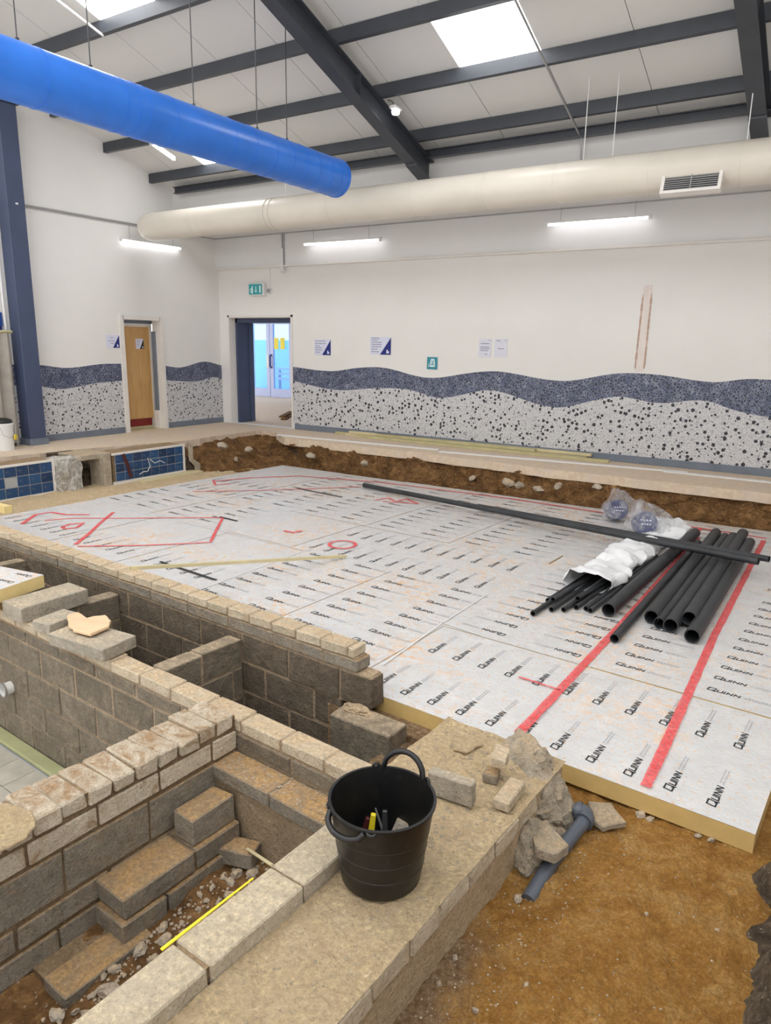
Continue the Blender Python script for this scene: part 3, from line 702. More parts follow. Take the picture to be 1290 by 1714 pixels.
tile_wall(-9.45, 4.3, 5.87, -.45, -.02, 9, 3, 'broken gutter wall with navy tiles beside the film-wrapped post', {(5, 1)})
tile_wall(-9.25, 6.78, 8.10, -.43, -.02, 8, 3, 'navy tiled gutter wall smeared with white and red paint')
for a, b in (((640, 690), (645, 730)),):
    pass
sm = MB()
for pts in (((247, 766), (251, 780), (247, 789)), ((251, 769), (259, 775), (268, 771), (276, 775)), ((233, 794), (241, 789), (246, 789))):
    P_ = [PX(x, y, -9.246) for x, y in pts]; sm.tube(P_, .007, 6)
sm.solo('paint_smear', 'white_plastic', 'white paint smears across the navy gutter tiles', 'paint')
rsm = MB(); P_ = [PX(x, y, -9.247) for x, y in ((205, 760), (213, 778), (219, 798))]
rsm.tube(P_, .03, 6).solo('paint_smear', 'dark_red', 'dark red paint streak down the navy gutter tiles', 'paint')
# film wrapped post and niche between the tiled stretches
def lumpy(c, r, seed, amp=.15, sub=3, fz=None):
    bm = bmesh.new(); bmesh.ops.create_icosphere(bm, subdivisions=sub, radius=1)
    mb = MB(); bm.verts.ensure_lookup_table()
    vs = []
    for v in bm.verts:
        p = Vector((v.co.x*r[0], v.co.y*r[1], v.co.z*r[2])); q = v.co
        k = 1 + amp*noise.noise(q*1.7+Vector((seed*3.1, 0, 0))) + amp*.6*noise.noise(q*4+Vector((0, seed, 0)))
        vs.append(Vector(c) + p*k)
    mb.add(vs, [[x.index for x in f.verts] for f in bm.faces]); bm.free(); return mb
pw = thing('wrapped_post', 'grey concrete post wrapped in crinkled clear film beside navy tiles', 'post', (-9.5, 6.16, -.55))
MB().box((-9.72, 5.94, -.56), (-9.42, 6.24, .0)).build('post', 'lump_concrete', pw, bevel=.02)
vs = []; fs = []; ncol, nrow = 40, 22
for i in range(ncol+1):
    for k in range(nrow+1):
        h = i/ncol*4; z = -.55 + .60*k/nrow
        hx = [(-9.74, 5.91), (-9.39, 5.91), (-9.39, 6.30), (-9.74, 6.30), (-9.74, 5.91)]
        a = Vector(hx[min(3, int(h))]); b = Vector(hx[min(3, int(h))+1]); p2 = a.lerp(b, h-min(3, int(h)))
        shr = 1 if k < nrow-2 else (1-.28*(k-nrow+2))
        p = Vector((-9.565+(p2.x+9.565)*shr, 6.105+(p2.y-6.105)*shr, z if k < nrow-1 else z-.02))
        q = Vector((p.x, p.y, p.z)); p += Vector((noise.noise(q*9), noise.noise(q*9+Vector((7, 0, 0))), 0))*.035
        vs.append(p)
for i in range(ncol):
    for k in range(nrow):
        a = i*(nrow+1)+k; fs.append((a, a+1, a+nrow+2, a+nrow+1))
MB().add(vs, fs).build('film', 'film_cloudy', pw, True)
MB().box((-9.62, 6.59, -.5), (-9.26, 6.72, .03)).box((-9.9, 6.26, -.06), (-9.35, 6.74, .02)).solo('niche_frame', 'lump_concrete', 'broken concrete jamb and lintel beside the dark niche', 'concrete', bevel=.012)
struct(MB().box((-10.1, 6.2, -.55), (-9.9, 6.6, .0)), 'wall_niche', 'soil_dark')
pc = MB(); pth = [PX(x, y, -9.2) for x, y in ((312, 741), (318, 745), (320, 770), (330, 778), (331, 790))]
pc.tube(pth, [.03, .045, .04, .055, .05], 8).solo('broken_edging', 'lump_concrete', 'twisted broken concrete edging at the end of the navy tiles', 'concrete')
MB().box((-9.32, 7.15, -.50), (-9.05, 8.35, -.455)).solo('plank', 'batten_light', 'pale plank at the foot of the paint smeared tiles', 'plank', bevel=.004)
# ------------------------------------------------------------------ insulation boards
ZI, TH = -.42, .10
def stroke(mb, pts, wd, X):
    for a, b in zip(pts[:-1], pts[1:]):
        a, b = Vector(a), Vector(b); d = (b-a).normalized(); n_ = Vector((-d.y, d.x))*wd/2; e = d*wd*.35
        mb.quad(*[X(p.x, p.y) for p in (a-e-n_, b+e-n_, b+e+n_, a-e+n_)])
def word(mb, mb2, o, dirv, upv, z, rs):
    U = .044; o = Vector(o); dirv = Vector(dirv); upv = Vector(upv)
    X = lambda x, y: w(*(o + dirv*(x+y*.16)*U + upv*y*U), z)
    stroke(mb, [(.12, .05), (1.0, .05), (1.0, .95), (.05, .95), (.05, .05)], .17, X); stroke(mb, [(.75, .25), (1.12, -.12)], .16, X)
    for k, L in ((1.35, 'U'), (2.28, 'I'), (2.65, 'N'), (3.62, 'N')):
        if L == 'U': stroke(mb, [(k, .72), (k, .02), (k+.65, .02), (k+.65, .72)], .17, X)
        if L == 'I': stroke(mb, [(k, .0), (k, .72)], .17, X)
        if L == 'N': stroke(mb, [(k, .0), (k, .70), (k+.65, .02), (k+.65, .72)], .16, X)
    for row in (0, 1):
        x = 4.9 + .1*row
        while x < 8.2:
            l = rs.uniform(.14, .34); y = .12+.38*row
            mb2.quad(X(x, y), X(x+l, y), X(x+l, y+.17), X(x, y+.17)); x += l+.16
def tback(s_): return (9.46 + .0598*s_)/.998
def board(s0, s1, t0, t1, ori, label, group=None, z=ZI, dz=0):
    z += dz; g = .0015; rs = random.Random(int(s0*100+t0*10))
    L = [(s0+g, t0+g), (s1-g, t0+g), (s1-g, min(t1, tback(s1))-g), (s0+g, min(t1, tback(s0))-g)]
    c = w((s0+s1)/2, (t0+t1)/2, z-TH)
    o = thing('insulation_board', label, 'board', c, group)
    MB().prism([w(a, b, z-TH) for a, b in L], (0, 0, TH-.004)).build('foam_core', 'foam_yellow', o)
    # foil face: gently rippled grid
    vs = []; fs = []; na, nb = max(2, int((s1-s0)/.12)), max(2, int((t1-t0)/.12))
    for i in range(na+1):
        for k in range(nb+1):
            a = Vector(L[0]).lerp(Vector(L[1]), i/na); b = Vector(L[3]).lerp(Vector(L[2]), i/na); p = a.lerp(b, k/nb)
            vs.append(w(p.x, p.y, z-.001+.0008*noise.noise(Vector((p.x*5, p.y*5, 0)))))
    for i in range(na):
        for k in range(nb):
            q = i*(nb+1)+k; fs.append((q, q+nb+1, q+nb+2, q+1))
    MB().add(vs, fs).build('foil_facing', 'foil', o, True)
    mb, mb2 = MB(), MB(); zz = z+.0012
    if ori == 'T':
        s_ = s0+.20
        while s_ < s1-.06:
            for dt in (.10, .73):
                if t0+dt+.32 < min(t1, tback(s_)): word(mb, mb2, (s_, t0+dt), (0, 1), (-1, 0), zz, rs)
            s_ += .20
    else:
        t_ = t0+.15
        while t_ < min(t1, tback(s0))-.08:
            for ds in (.12, .71):
                if ori == 'S' and s0+ds+.30 < s1: word(mb, mb2, (s0+ds, t_), (1, 0), (0, 1), zz, rs)
                if ori == 'I' and s1-ds-.30 > s0: word(mb, mb2, (s1-ds, t_), (-1, 0), (0, -1), zz, rs)
            t_ += .20
    if mb.v:
        mb.build('printed_lettering', 'ink_black', o)['kind'] = 'stuff'; mb2.build('printed_small_text', 'ink_faint', o)['kind'] = 'stuff'
    return o
far = 'foil faced insulation board laid against the far soil bank'
BD = [(-2.67, -.28, 3.25, 4.45, 'T', 'front foil insulation board with exposed yellow edge over the sand'),
      (-2.69, -1.50, 4.45, 6.85, 'I', 'foil board with upside-down lettering under the thin pipe ends'), (-1.50, -.30, 4.45, 6.85, 'S', 'foil board under the near ends of the thick black pipes'),
      (-.30, .90, 4.45, 6.85, 'S', 'foil board outside the red line beyond the thick black pipes'),
      (-2.71, -1.52, 6.85, 9.5, 'I', 'foil board under the white bag and blue fittings'), (-1.52, -.32, 6.85, 9.5, 'S', 'foil board under the far ends of the thick black pipes'), (-.32, .88, 6.85, 9.5, 'S', 'foil board at the right end of the far soil bank'),
      (-3.78, -2.67, 3.26, 5.3, 'S', 'foil board beside the stepped end of the brick wall'), (-4.88, -3.78, 3.26, 5.3, 'S', 'orange dusted foil board along the brick wall'),
      (-6.05, -4.88, 3.26, 5.3, 'T', 'foil board under the yellow batten along the brick wall'), (-7.25, -6.05, 3.26, 5.3, 'T', 'foil board with a red painted rectangle beside the brick wall'), (-8.72, -7.25, 3.26, 5.3, 'T', 'sandy foil board with red scribble beside the navy tiles'),
      (-5.10, -2.69, 5.3, 6.5, 'T', 'foil board with a red painted circle'), (-7.50, -5.10, 5.3, 6.5, 'S', 'foil board behind the red painted rectangle'), (-8.76, -7.50, 5.3, 6.5, 'S', 'sandy foil board beside the dark niche'),
      (-3.88, -2.71, 6.5, 9.5, 'S', 'far foil board next to the one with the bagged fittings'), (-5.05, -3.88, 6.5, 9.5, 'S', 'far foil board under the middle of the long pipe'), (-6.25, -5.05, 6.5, 9.5, 'S', 'far foil board with red sprayed letters by the long pipe'), (-7.45, -6.25, 6.5, 9.5, 'S', 'far foil board under the free end of the long pipe'), (-8.80, -7.45, 6.5, 9.5, 'T', 'corner foil board below the paint smeared tiles')]
for i, (a, b, c, d, o_, lab) in enumerate(BD):
    board(a, b, c, d, o_, lab, 'insulation boards covering the pit floor', dz=(-.003, 0, .003)[i % 3])
# foil tape on joints
for (p, q) in (((741, 1042), (816, 994)), ((600, 941), (500, 919)), ((289, 870), (502, 919)), ((340, 985), (520, 918)), ((741, 1042), (640, 1113)), ((720, 1035), (800, 1062)), ((205, 847), (243, 862))):
    a, b = PZ(*p, ZI+.005), PZ(*q, ZI+.005); d = (b-a).normalized(); n_ = Vector((-d.y, d.x, 0))*.006
    MB().prism([a-n_, b-n_, b+n_, a+n_], (0, 0, .0012)).solo('joint_tape', 'tape_white', 'strip of white foil tape along a board joint', 'tape', 'foil tape strips')
for (p, q, lab) in (((497, 817), (572, 832), 'thin dark strip lying on the far boards'), ((268, 940), (362, 971), 'dark open joint strip below the yellow batten'), ((368, 865), (397, 872), 'short dark strip at the red rectangle corner')):
    a, b = PZ(*p, ZI+.005), PZ(*q, ZI+.005); d = (b-a).normalized(); n_ = Vector((-d.y, d.x, 0))*.014
    MB().prism([a-n_, b-n_, b+n_, a+n_], (0, 0, .003)).solo('dark_strip', 'black', lab, 'strip')
# sprayed red setting-out lines
def spray(px, wd, label, closed=False):
    P_ = [PZ(x, y, ZI) for x, y in px]
    if closed: P_.append(P_[0])
    Q = []
    for a, b in zip(P_[:-1], P_[1:]):
        n_ = max(1, int((b-a).length/.06)); Q += [a.lerp(b, i/n_) for i in range(n_)]
    Q.append(P_[-1]); mb = MB(); L, R_ = [], []
    for i, p in enumerate(Q):
        d = (Q[min(i+1, len(Q)-1)]-Q[max(0, i-1)]).normalized(); n_ = Vector((-d.y, d.x, 0))
        k = wd/2*(1+.12*noise.noise(p*9)); L.append(p+n_*k); R_.append(p-n_*k*(1+.12*noise.noise(p*7+Vector((5, 0, 0)))))
    n = len(Q); zz = Vector((0, 0, .0062))
    mb.add([p+zz for p in L]+[p+zz for p in R_], [(i, i+1, n+i+1, n+i) for i in range(n-1)])
    return mb.solo('spray_line', 'spray_red', label, 'marking')
spray([(868, 1228), (945, 1147), (1040, 1045), (1168, 900)], .058, 'long red spray line passing left of the thick pipes')
spray([(1080, 1318), (1110, 1255), (1150, 1165), (1195, 1065), (1278, 905)], .055, 'long red spray line passing right of the thick pipes')
spray([(1282, 902), (1215, 891), (1110, 876), (1005, 858), (860, 836), (640, 808), (500, 797), (420, 800), (360, 806)], .05, 'red spray line along the far soil bank')
spray([(1172, 884), (1158, 905)], .05, 'short red spray mark at the far corner of the pipes')
spray([(868, 1134), (900, 1144), (937, 1156)], .02, 'thin red tick beside the long left spray line')
spray([(322, 823), (400, 822), (500, 819), (605, 815)], .035, 'faint red spray line near the long pipe end')
spray([(126, 912), (150, 893), (168, 876), (190, 858)], .045, 'slanting red spray stroke beside the painted rectangle')
spray([(130, 915), (220, 914), (300, 911), (352, 908), (362, 888), (373, 867), (300, 867), (220, 868), (120, 868), (75, 872)], .036, 'red sprayed outline of a rectangle on the foil')
spray([(36, 878), (60, 862), (85, 858), (110, 862), (150, 862)], .05, 'red scribbled arc nearest the gutter tiles')
spray([(103, 883), (118, 878), (140, 876), (128, 884), (108, 886), (104, 882)], .045, 'red scribbled loop inside the arc')
spray([(573+22*math.cos(a*.2), 912+6.5*math.sin(a*.2)) for a in range(33)], .04, 'red sprayed circle on the foil boards')
spray([(475, 889), (490, 892), (505, 889)], .05, 'small red dab near the sprayed circle')
spray([(628, 838), (650, 834), (662, 840), (680, 836), (700, 844), (640, 840)], .04, 'red sprayed letters beside the long black pipe')
spray([(357, 804), (360, 812), (385, 810)], .04, 'red arrow tail at the far board corner')
# ------------------------------------------------------------------ pipes on the boards
def pipe(p0, p1, rad, name, label, group, bore=.86):
    o = thing(name, label, 'pipe', (Vector(p0)+Vector(p1))/2 - Vector((0, 0, rad)), group)
    MB().tube([p0, p1], rad, 22, r_in=rad*bore).build('pipe_wall', 'pipe_black', o, True)
    return o
ZB = ZI+.004
big = [((1167, 1066), (1253, 912), .057, 0), ((1128, 1050), (1219, 906), .057, 0), ((1153, 1035), (1246, 897), .057, 1), ((1107, 1047), (1210, 899), .043, 0), ((1092, 1030), (1196, 894), .057, 0)]
labs = ['thick black pipe outermost beside the right red line', 'thick black pipe with its open end in the middle of the row', 'thick black pipe resting up between the others', 'narrower black pipe in the thick pipe row', 'thick black pipe on the white bag side of the row']
def along(a, b, rad, dz=0):
    return PZ(*a, ZB+rad+dz), PZ(*b, ZB+rad+dz)
for i, (n_, f_, rr, dz_) in enumerate((((1158, 1065), (1254, 908), .057, 0), ((1122, 1047), (1227, 899), .057, 0), ((1153, 1035), (1243, 893), .057, .03), ((1103, 1043), (1213, 898), .043, 0), ((1090, 1033), (1198, 892), .057, 0))):
    a, b = along(n_, f_, rr, dz_); pipe(a, b, rr, 'drain_pipe', labs[i], 'thick black pipes laid in a row')
a, b = along((1018, 1021), (1163, 892), .057); pipe(a, b, .057, 'drain_pipe', 'thick black pipe lying against the white bag', None)
a, b = along((1028, 1069), (1168, 908), .034); pipe(a, b, .034, 'drain_pipe', 'thin black pipe lying along the left red line', None)
# two long pipes across the others
e0 = PZ(609, 812, ZB+.034); e1 = PZ(1269, 940, ZB+.20)
pipe(e0, e1, .034, 'long_pipe', 'long thin black pipe lying diagonally across the thick pipes', 'long crossing pipes')
f0 = PZ(800, 847, ZB+.05); f1 = PZ(1287, 936, ZB+.20)
pipe(f0, f1, .030, 'long_pipe', 'second long black pipe projecting further beyond the thick pipes', 'long crossing pipes')
# thin pipes in the white bag
for i, (s_, t_, k) in enumerate(((-2.21, 5.06, 0), (-2.24, 5.42, 0), (-2.13, 5.24, 0), (-2.05, 5.30, 0), (-1.99, 5.42, 0), (-1.915, 5.44, 0), (-1.87, 5.42, 0), (-2.17, 5.36, 1), (-2.02, 5.52, 1))):
    pipe(w(s_, t_, ZB+.022+k*.04), w(s_*.85-.32+.01*i, 7.35, ZB+.03+k*.04), .021, 'conduit_pipe', 'thin black pipe poking out of the white bag', 'thin pipes in the white bag')
vs = []; fs = []; nr, nc = 90, 36
for i in range(nr+1):
    h = i/nr; t_ = 5.86+3.05*h; sc = -2.09-.0*h - .0*t_ + .015*math.sin(h*9)
    wd = .20*(1+.12*math.sin(h*17)) * (1.0 if h < .93 else 1-.4*(h-.93)/.07); ht = .12*(1-.25*h)*(1+.2*math.sin(h*23+1))*(1-.62*math.exp(-((h-.69)/.09)**2))
    for k in range(nc):
        a = k*2*math.pi/nc; ca, sa = math.cos(a), math.sin(a)
        z = ZB+.01 + max(0, ht*.45 + ht*.55*sa*1.0)*1.35
        p = Vector((sc + wd*ca, t_, z)); q = noise.noise_vector(Vector((p.x*7, p.y*7, z*9)))*.05 + noise.noise_vector(Vector((p.x*16, p.y*12, 3)))*.025
        r_ = 1 if sa > -.3 else .25
        vs.append(w(p.x+q.x*r_, p.y+q.y*.6, max(ZB+.001, p.z+q.z*r_)))
for i in range(nr):
    for k in range(nc): fs.append((i*nc+k, i*nc+(k+1) % nc, (i+1)*nc+(k+1) % nc, (i+1)*nc+k))
fs.append(list(range(nr*nc, nr*nc+nc)))
MB().add(vs, fs).solo('plastic_bag', 'cloth_white', 'crumpled white plastic bag round the thin black pipes', 'bag', smooth=True)
# bagged blue fittings
def fitting(px, lab, ang, r):
    c = PZ(*px, ZI); c.z = ZB; o = thing('bagged_fitting', lab, 'fitting', c, 'bagged blue fittings')
    cc = c + Vector((0, 0, r*.95)); ax = Vector((math.sin(ang), -math.cos(ang), .35)).normalized()
    MB().tube([cc-ax*.11, cc+ax*.07], r*.86, 24).build('cap', 'fitting_blue', o, True)
    sx_ = ax.cross(Vector((0, 0, 1))).normalized(); sy_ = sx_.cross(ax)
    lt = MB()
    for rw in (-.18, .12):
        x = -.42
        while x < .35:
            l = random.uniform(.06, .16); q = cc+ax*.0715
            lt.quad(*[q+sx_*(r*u_)+sy_*(r*v_) for u_, v_ in ((x, rw), (x+l, rw+.03), (x+l, rw+.13), (x, rw+.10))]); x += l+.08
    lt.build('print', 'sign_white', o)['kind'] = 'stuff'
    mb = lumpy(cc+ax*.0, (r*1.25, r*1.25, r*1.05), r*50, .22, 4)
    for v in mb.v:
        d = v-cc
        if d.z > r*.55: v.z += (d.z-r*.55)*1.3
        tl = d.dot(-sx_)
        if tl > r*.75: v -= sx_*(tl-r*.75)*1.6; v.z -= (tl-r*.75)*.5
        v.z = max(v.z, ZB+.002)
    mb.build('clear_bag', 'film_clear', o, True)
fitting((1030, 872), 'navy blue fitting in a clear bag nearer the soil bank', .55, .145)
fitting((1076, 897), 'larger navy fitting in a clear bag touching the white bag', .35, .155)
# yellow batten leaning on the wall
a, b = PZ(218, 951, -.085), PZ(578, 931, ZI+.02)
def hollow(p0, p1, sz, th, mat, name, label, cat, ends='black'):
    p0, p1 = Vector(p0), Vector(p1); d = (p1-p0).normalized(); n_ = d.cross(Vector((0, 0, 1))).normalized(); u_ = n_.cross(d)
    o = thing(name, label, cat, (p0+p1)/2); h = sz/2
    P_ = lambda c, k: [c+n_*(x*k)+u_*(y*k) for x, y in ((-h, -h), (h, -h), (h, h), (-h, h))]
    mb = MB(); A4, B4, a4, b4 = P_(p0, 1), P_(p1, 1), P_(p0, 1-2*th/sz), P_(p1, 1-2*th/sz)
    mb.add(A4+B4+a4+b4, [(i, (i+1) % 4, 4+(i+1) % 4, 4+i) for i in range(4)] + [(8+i, 12+i, 12+(i+1) % 4, 8+(i+1) % 4) for i in range(4)] + [(i, 8+i, 8+(i+1) % 4, (i+1) % 4) for i in range(4)] + [(4+i, 4+(i+1) % 4, 12+(i+1) % 4, 12+i) for i in range(4)])
    mb.build('box_section', mat, o); return o
hollow(a, b, .028, .004, 'batten_light', 'trunking', 'pale yellow trunking length lying from brick wall to boards', 'trunking')
# ------------------------------------------------------------------ loose blocks, bricks, offcuts
def pblock(corners, zt, h, name, mat, label, group=None, cat='block'):
    P_ = [PZ(*q, zt) for q in corners]; a = P_[1]-P_[0]; b = P_[2]-P_[0]; b = b - a*(b.dot(a)/a.length_squared)
    mb = MB().prism([P_[0], P_[0]+a, P_[0]+a+b, P_[0]+b], (0, 0, -h))
    return mb.solo(name, mat, label, cat, group, bevel=.006)
z1c = lambda x, y: (x*400/1290, 860+y*400/1290); z2c = lambda x, y: (340+x*400/1290, 860+y*400/1290)
pblock([z1c(110, 512), z1c(475, 405), z1c(25, 465)], -.175, .118, 'concrete_block', 'block_pale', 'upper grey block laid across the gutter walls beside the foam offcut')
pblock([z1c(265, 600), z1c(435, 535), z1c(195, 565)], -.215, .08, 'concrete_block', 'block_pale', 'small grey block half under its neighbours on the wall')
pblock([z1c(555, 735), z1c(735, 655), z1c(310, 625)], -.205, .085, 'concrete_block', 'block_pale', 'pale block carrying a broken flake on the gutter wall')
def flake(px, z, th, label, mat='stone', cat='fragment', tilt=0, seed=0):
    P_ = [PZ(x, y, z) for x, y in px]; Q = []
    for i, p in enumerate(P_):
        q = P_[(i+1) % len(P_)]
        for k in range(3):
            e = p.lerp(q, k/3); nz = noise.noise_vector(e*22+Vector((seed, 0, 0)))*.012; Q.append(e+Vector((nz.x, nz.y, tilt*(e-P_[0]).x)))
    return MB().prism(Q, (0, 0, th)).solo('broken_flake', mat, label, cat, bevel=.004)
flake([z1c(370, 560), z1c(420, 545), z1c(470, 575), z1c(570, 560), z1c(600, 590), z1c(590, 620), z1c(490, 665), z1c(400, 640), z1c(370, 610)], -.19, .022, 'broken sandy flake lying on the pale block', 'batten_peach')
# offcut of insulation at the left
o = thing('insulation_offcut', 'yellow foam insulation offcut with foil face on the gutter wall', 'board', w(-5.6, 2.6, -.19), None)
zz = -.10; P_ = [PZ(*q, zz) for q in ((-45, 1002), (73, 962), (0, 928))]; a = P_[1]-P_[0]; b = P_[2]-P_[1]; b = b-a*(b.dot(a)/a.length_squared); b = b.normalized()*.62
L4 = [P_[0], P_[1], P_[1]+b, P_[0]+b]
MB().prism([p-Vector((0, 0, .10)) for p in L4], (0, 0, .097)).build('foam_core', 'foam_pale', o)
MB().prism([p-Vector((0, 0, .003)) for p in L4], (0, 0, .003)).build('foil_facing', 'foil', o)
mbw, mbs = MB(), MB(); a_ = a.normalized(); b_ = b.normalized(); rs = random.Random(3)
for k in range(3):
    for j in range(2):
        base = P_[1] - a_*(.06+.16*k) + b_*(.05+.36*j) + Vector((0, 0, .0012)); U = .036
        # same print, running along the offcut's side
        def word2(base):
            X = lambda x, y: base + b_*(x*U) - a_*(y*U)*1.0
            for seg in ([(.05, .05), (1, .05), (1, .95), (.05, .95), (.05, .05)], [(1.35, .72), (1.35, .02), (2, .02), (2, .72)], [(2.28, 0), (2.28, .72)], [(2.65, 0), (2.65, .7), (3.3, .02), (3.3, .72)], [(3.62, 0), (3.62, .7), (4.27, .02), (4.27, .72)]): stroke(mbw, seg, .17, X)
        word2(base)
mbw.build('printed_lettering', 'ink_black', o)['kind'] = 'stuff'
MB().prism([w(-9.05, 3.30, -.06+0), w(-7.32, 3.42, -.06), w(-7.32, 3.50, -.06), w(-9.05, 3.38, -.06)], (0, 0, .07)).solo('foam_strip', 'foam_pale', 'small yellow foam strip end above the far brick wall', 'strip')
# stepped end of wall A
def sblock(s0, s1, t0, t1, z0, z1, name, mat, label, rot=0, group=None, cat='block', bev=.007):
    me = pmesh(name, s1-s0, t1-t0, z1-z0, mat, bev, .006, random.randint(0, 99))
    c = w((s0+s1)/2, (t0+t1)/2, z0); me2 = me.copy(); me2.transform(Matrix.Translation((0, 0, (z1-z0)/2)))
    return tag(link(name, me2, None, c, PH+rot), label, cat, group)
sblock(-2.53, -2.085, 2.93, 3.115, -1.0, -.45, 'concrete_block', 'block_mid', 'squat grey block at the stepped end of the wall', .0)
MB().prism([w(-2.595, 2.60, -.36-.0), w(-2.1, 2.60, -.36), w(-2.1, 2.62, -.36), w(-2.595, 2.62, -.36)], (0, 0, .01))
q = lumpy(w(-2.42, 3.06, -.445), (.10, .05, .02), 4, .5, 3); q.solo('mortar_blob', 'plaster_patch', 'squeezed mortar lump on the squat grey block', 'mortar')
# loose block behind the tub, on the ledge
pblock([(790, 1316), (798, 1305), (716, 1291)], -.165, .112, 'concrete_block', 'block_pale', 'grey block lying on the ledge behind the black tub')
# fallen block in the trench, stub block
zs = lambda x, y: (250+x*400/1290, 1180+y*400/1290)
sblock(-2.665, -2.515, 1.90, 2.165, -.722, -.575, 'concrete_block', 'block_grey', 'short sandy block standing on the trench step')
pblock([zs(550, 815), zs(605, 735), zs(360, 785)], -.80, .09, 'concrete_block', 'block_grey', 'tilted half block fallen on the trench rubble')
# rubble stones
smesh = []
for i in range(9):
    mb = lumpy((0, 0, 0), (1, .8+.05*(i % 3), .7), i+3, .55, 2); rs = random.Random(i)
    for v in mb.v:
        for ax_ in (Vector((1, .2*i, .3)), Vector((-.4, 1, .5)), Vector((.1*i, -1, .6)), Vector((0, .2, 1))):
            a2 = ax_.normalized(); d = v.dot(a2)
            if d > .62: v -= a2*(d-.62)
    smesh.append(mb.mesh('stone', 'stone'))
def stone(s_, t_, z, r, lab, group):
    o = link('stone', random.choice(smesh), None, w(s_, t_, z), 0, (random.uniform(-.5, .5), random.uniform(-.5, .5), random.uniform(0, 6.28)))
    o.scale = (r, r*random.uniform(.8, 1.1), r*random.uniform(.7, 1)); tag(o, lab, 'stone', group)
rs = random.Random(12); placed = []
for i in range(900):
    t_ = rs.uniform(.85, 2.12); s_ = -2.30 + rs.uniform(-.16, .5)*(1 if t_ < 1.6 else .9) + .0
    if s_ < -2.42 or s_ > -1.75: continue
    r = rs.choice((.016, .02, .028, .035, .045, .055))
    if any((s_-a_)**2+(t_-b_)**2 < (1.02*(r+c_))**2 for a_, b_, c_ in placed): continue
    placed.append((s_, t_, r)); stone(s_, t_, ftr(s_, t_)+r*.35, r, 'loose rubble stone on the trench bottom', 'rubble stones in the trench')
for (px, py, r) in ((1150, 1365, .02), (1072, 1372, .028), (1085, 1378, .022), (722, 1600, .022), (762, 1605, .016), (735, 1645, .014), (880, 1660, .014), (1080, 1545, .012), (820, 1440, .014), (795, 1690, .014), (760, 1480, .013), (690, 1600, .013), (866, 1497, .022), (1200, 1560, .012), (1188, 1418, .022), (1166, 1412, .02)):
    s_, t_ = PS(px, py, -.56); stone(s_, t_, fsand(s_, t_)+r*.4, r, 'small pale stone lying on the orange sand', 'stones on the sand')
bs_, bt_ = -1.375, 1.895
# small gravel too small to pick apart
gv = MB(); rs = random.Random(5); ico = lumpy((0, 0, 0), (1, .8, .6), 2, .4, 1)
for i in range(650):
    s_ = -1.10 + abs(rs.gauss(0, .22)); t_ = rs.uniform(.2, 3.0)
    if rs.random() < .25: s_ = rs.uniform(-1.1, .0)
    r = rs.uniform(.002, .0055); c = w(s_, t_, fsand(s_, t_)+r*.3); a = rs.uniform(0, 6.28)
    Rm = Matrix.Rotation(a, 3, 'Z'); gv.add([c + Rm @ (v*r) for v in ico.v], ico.f)
tag(gv.build('gravel', 'stone'), 'scattered fine pale gravel over the sand beside the ledge', 'gravel', None, 'stuff')
gv = MB()
for i in range(1500):
    s_ = rs.uniform(-2.45, -1.68); t_ = rs.uniform(.5, 2.18); r = rs.uniform(.004, .013); c = w(s_, t_, ftr(s_, t_)+r*.3)
    Rm = Matrix.Rotation(rs.uniform(0, 6.28), 3, 'Z'); gv.add([c + Rm @ (v*r) for v in ico.v], ico.f)
tag(gv.build('gravel', 'stone'), 'fine rubble grit covering the trench bottom', 'gravel', None, 'stuff')
gv = MB()
for i in range(420):
    s_, t_ = rs.uniform(-1.76, -1.14), rs.uniform(2.1, 3.04)
    if i > 230: s_, t_ = rs.uniform(-1.49, -1.13), rs.uniform(.6, 2.2)
    r = rs.uniform(.003, .008) if i > 230 else rs.uniform(.004, .015)
    if (s_-bs_)**2+(t_-bt_)**2 < .17**2: continue
    c = w(s_, t_, ztop(s_, t_)+.001); Rm = Matrix.Rotation(rs.uniform(0, 6.28), 3, 'Z')
    gv.add([c + Rm @ Vector((v.x*r, v.y*r, v.z*r*.45)) for v in ico.v], ico.f)
tag(gv.build('rubble_chips', 'lump_concrete'), 'small mortar chips scattered over the dusty ledge', 'rubble', None, 'stuff')
gv = MB()
for i in range(160):
    s_, t_ = rs.uniform(-2.68, -1.85), rs.uniform(2.2, 2.35); r = rs.uniform(.003, .009); c = w(s_, t_, -.481)
    Rm = Matrix.Rotation(rs.uniform(0, 6.28), 3, 'Z'); gv.add([c + Rm @ Vector((v.x*r, v.y*r, v.z*r*.5)) for v in ico.v], ico.f)
tag(gv.build('rubble_chips', 'stone'), 'small chips lying on the trench shelf blocks', 'rubble', None, 'stuff')
# yellow strap and stick in the trench
a, b = w(-1.690, 1.13, -.2185), w(-1.688, 1.53, -.2185)
d = (b-a).normalized(); up_ = Vector((0, 0, 1)); n_ = d.cross(up_).normalized()*.006
MB().prism([a-n_, b-n_*.5, b+n_*.5, a+n_], (0, 0, .004)).solo('yellow_strap', 'yellow_plastic', 'yellow strap lying along the dusty trench wall edge', 'strap')
MB().tube([PZ(414, 1421, -.80), PZ(456, 1449, -.62)], .008, 6).solo('stick', 'batten_light', 'thin stick leaning on the fallen half block', 'stick')
flake([(-30, 1372), (10, 1346), (52, 1362), (62, 1386), (48, 1402), (20, 1420), (-30, 1440)], -.258, .014, 'flat peach coloured board scrap on the header bricks', 'screed', seed=8)
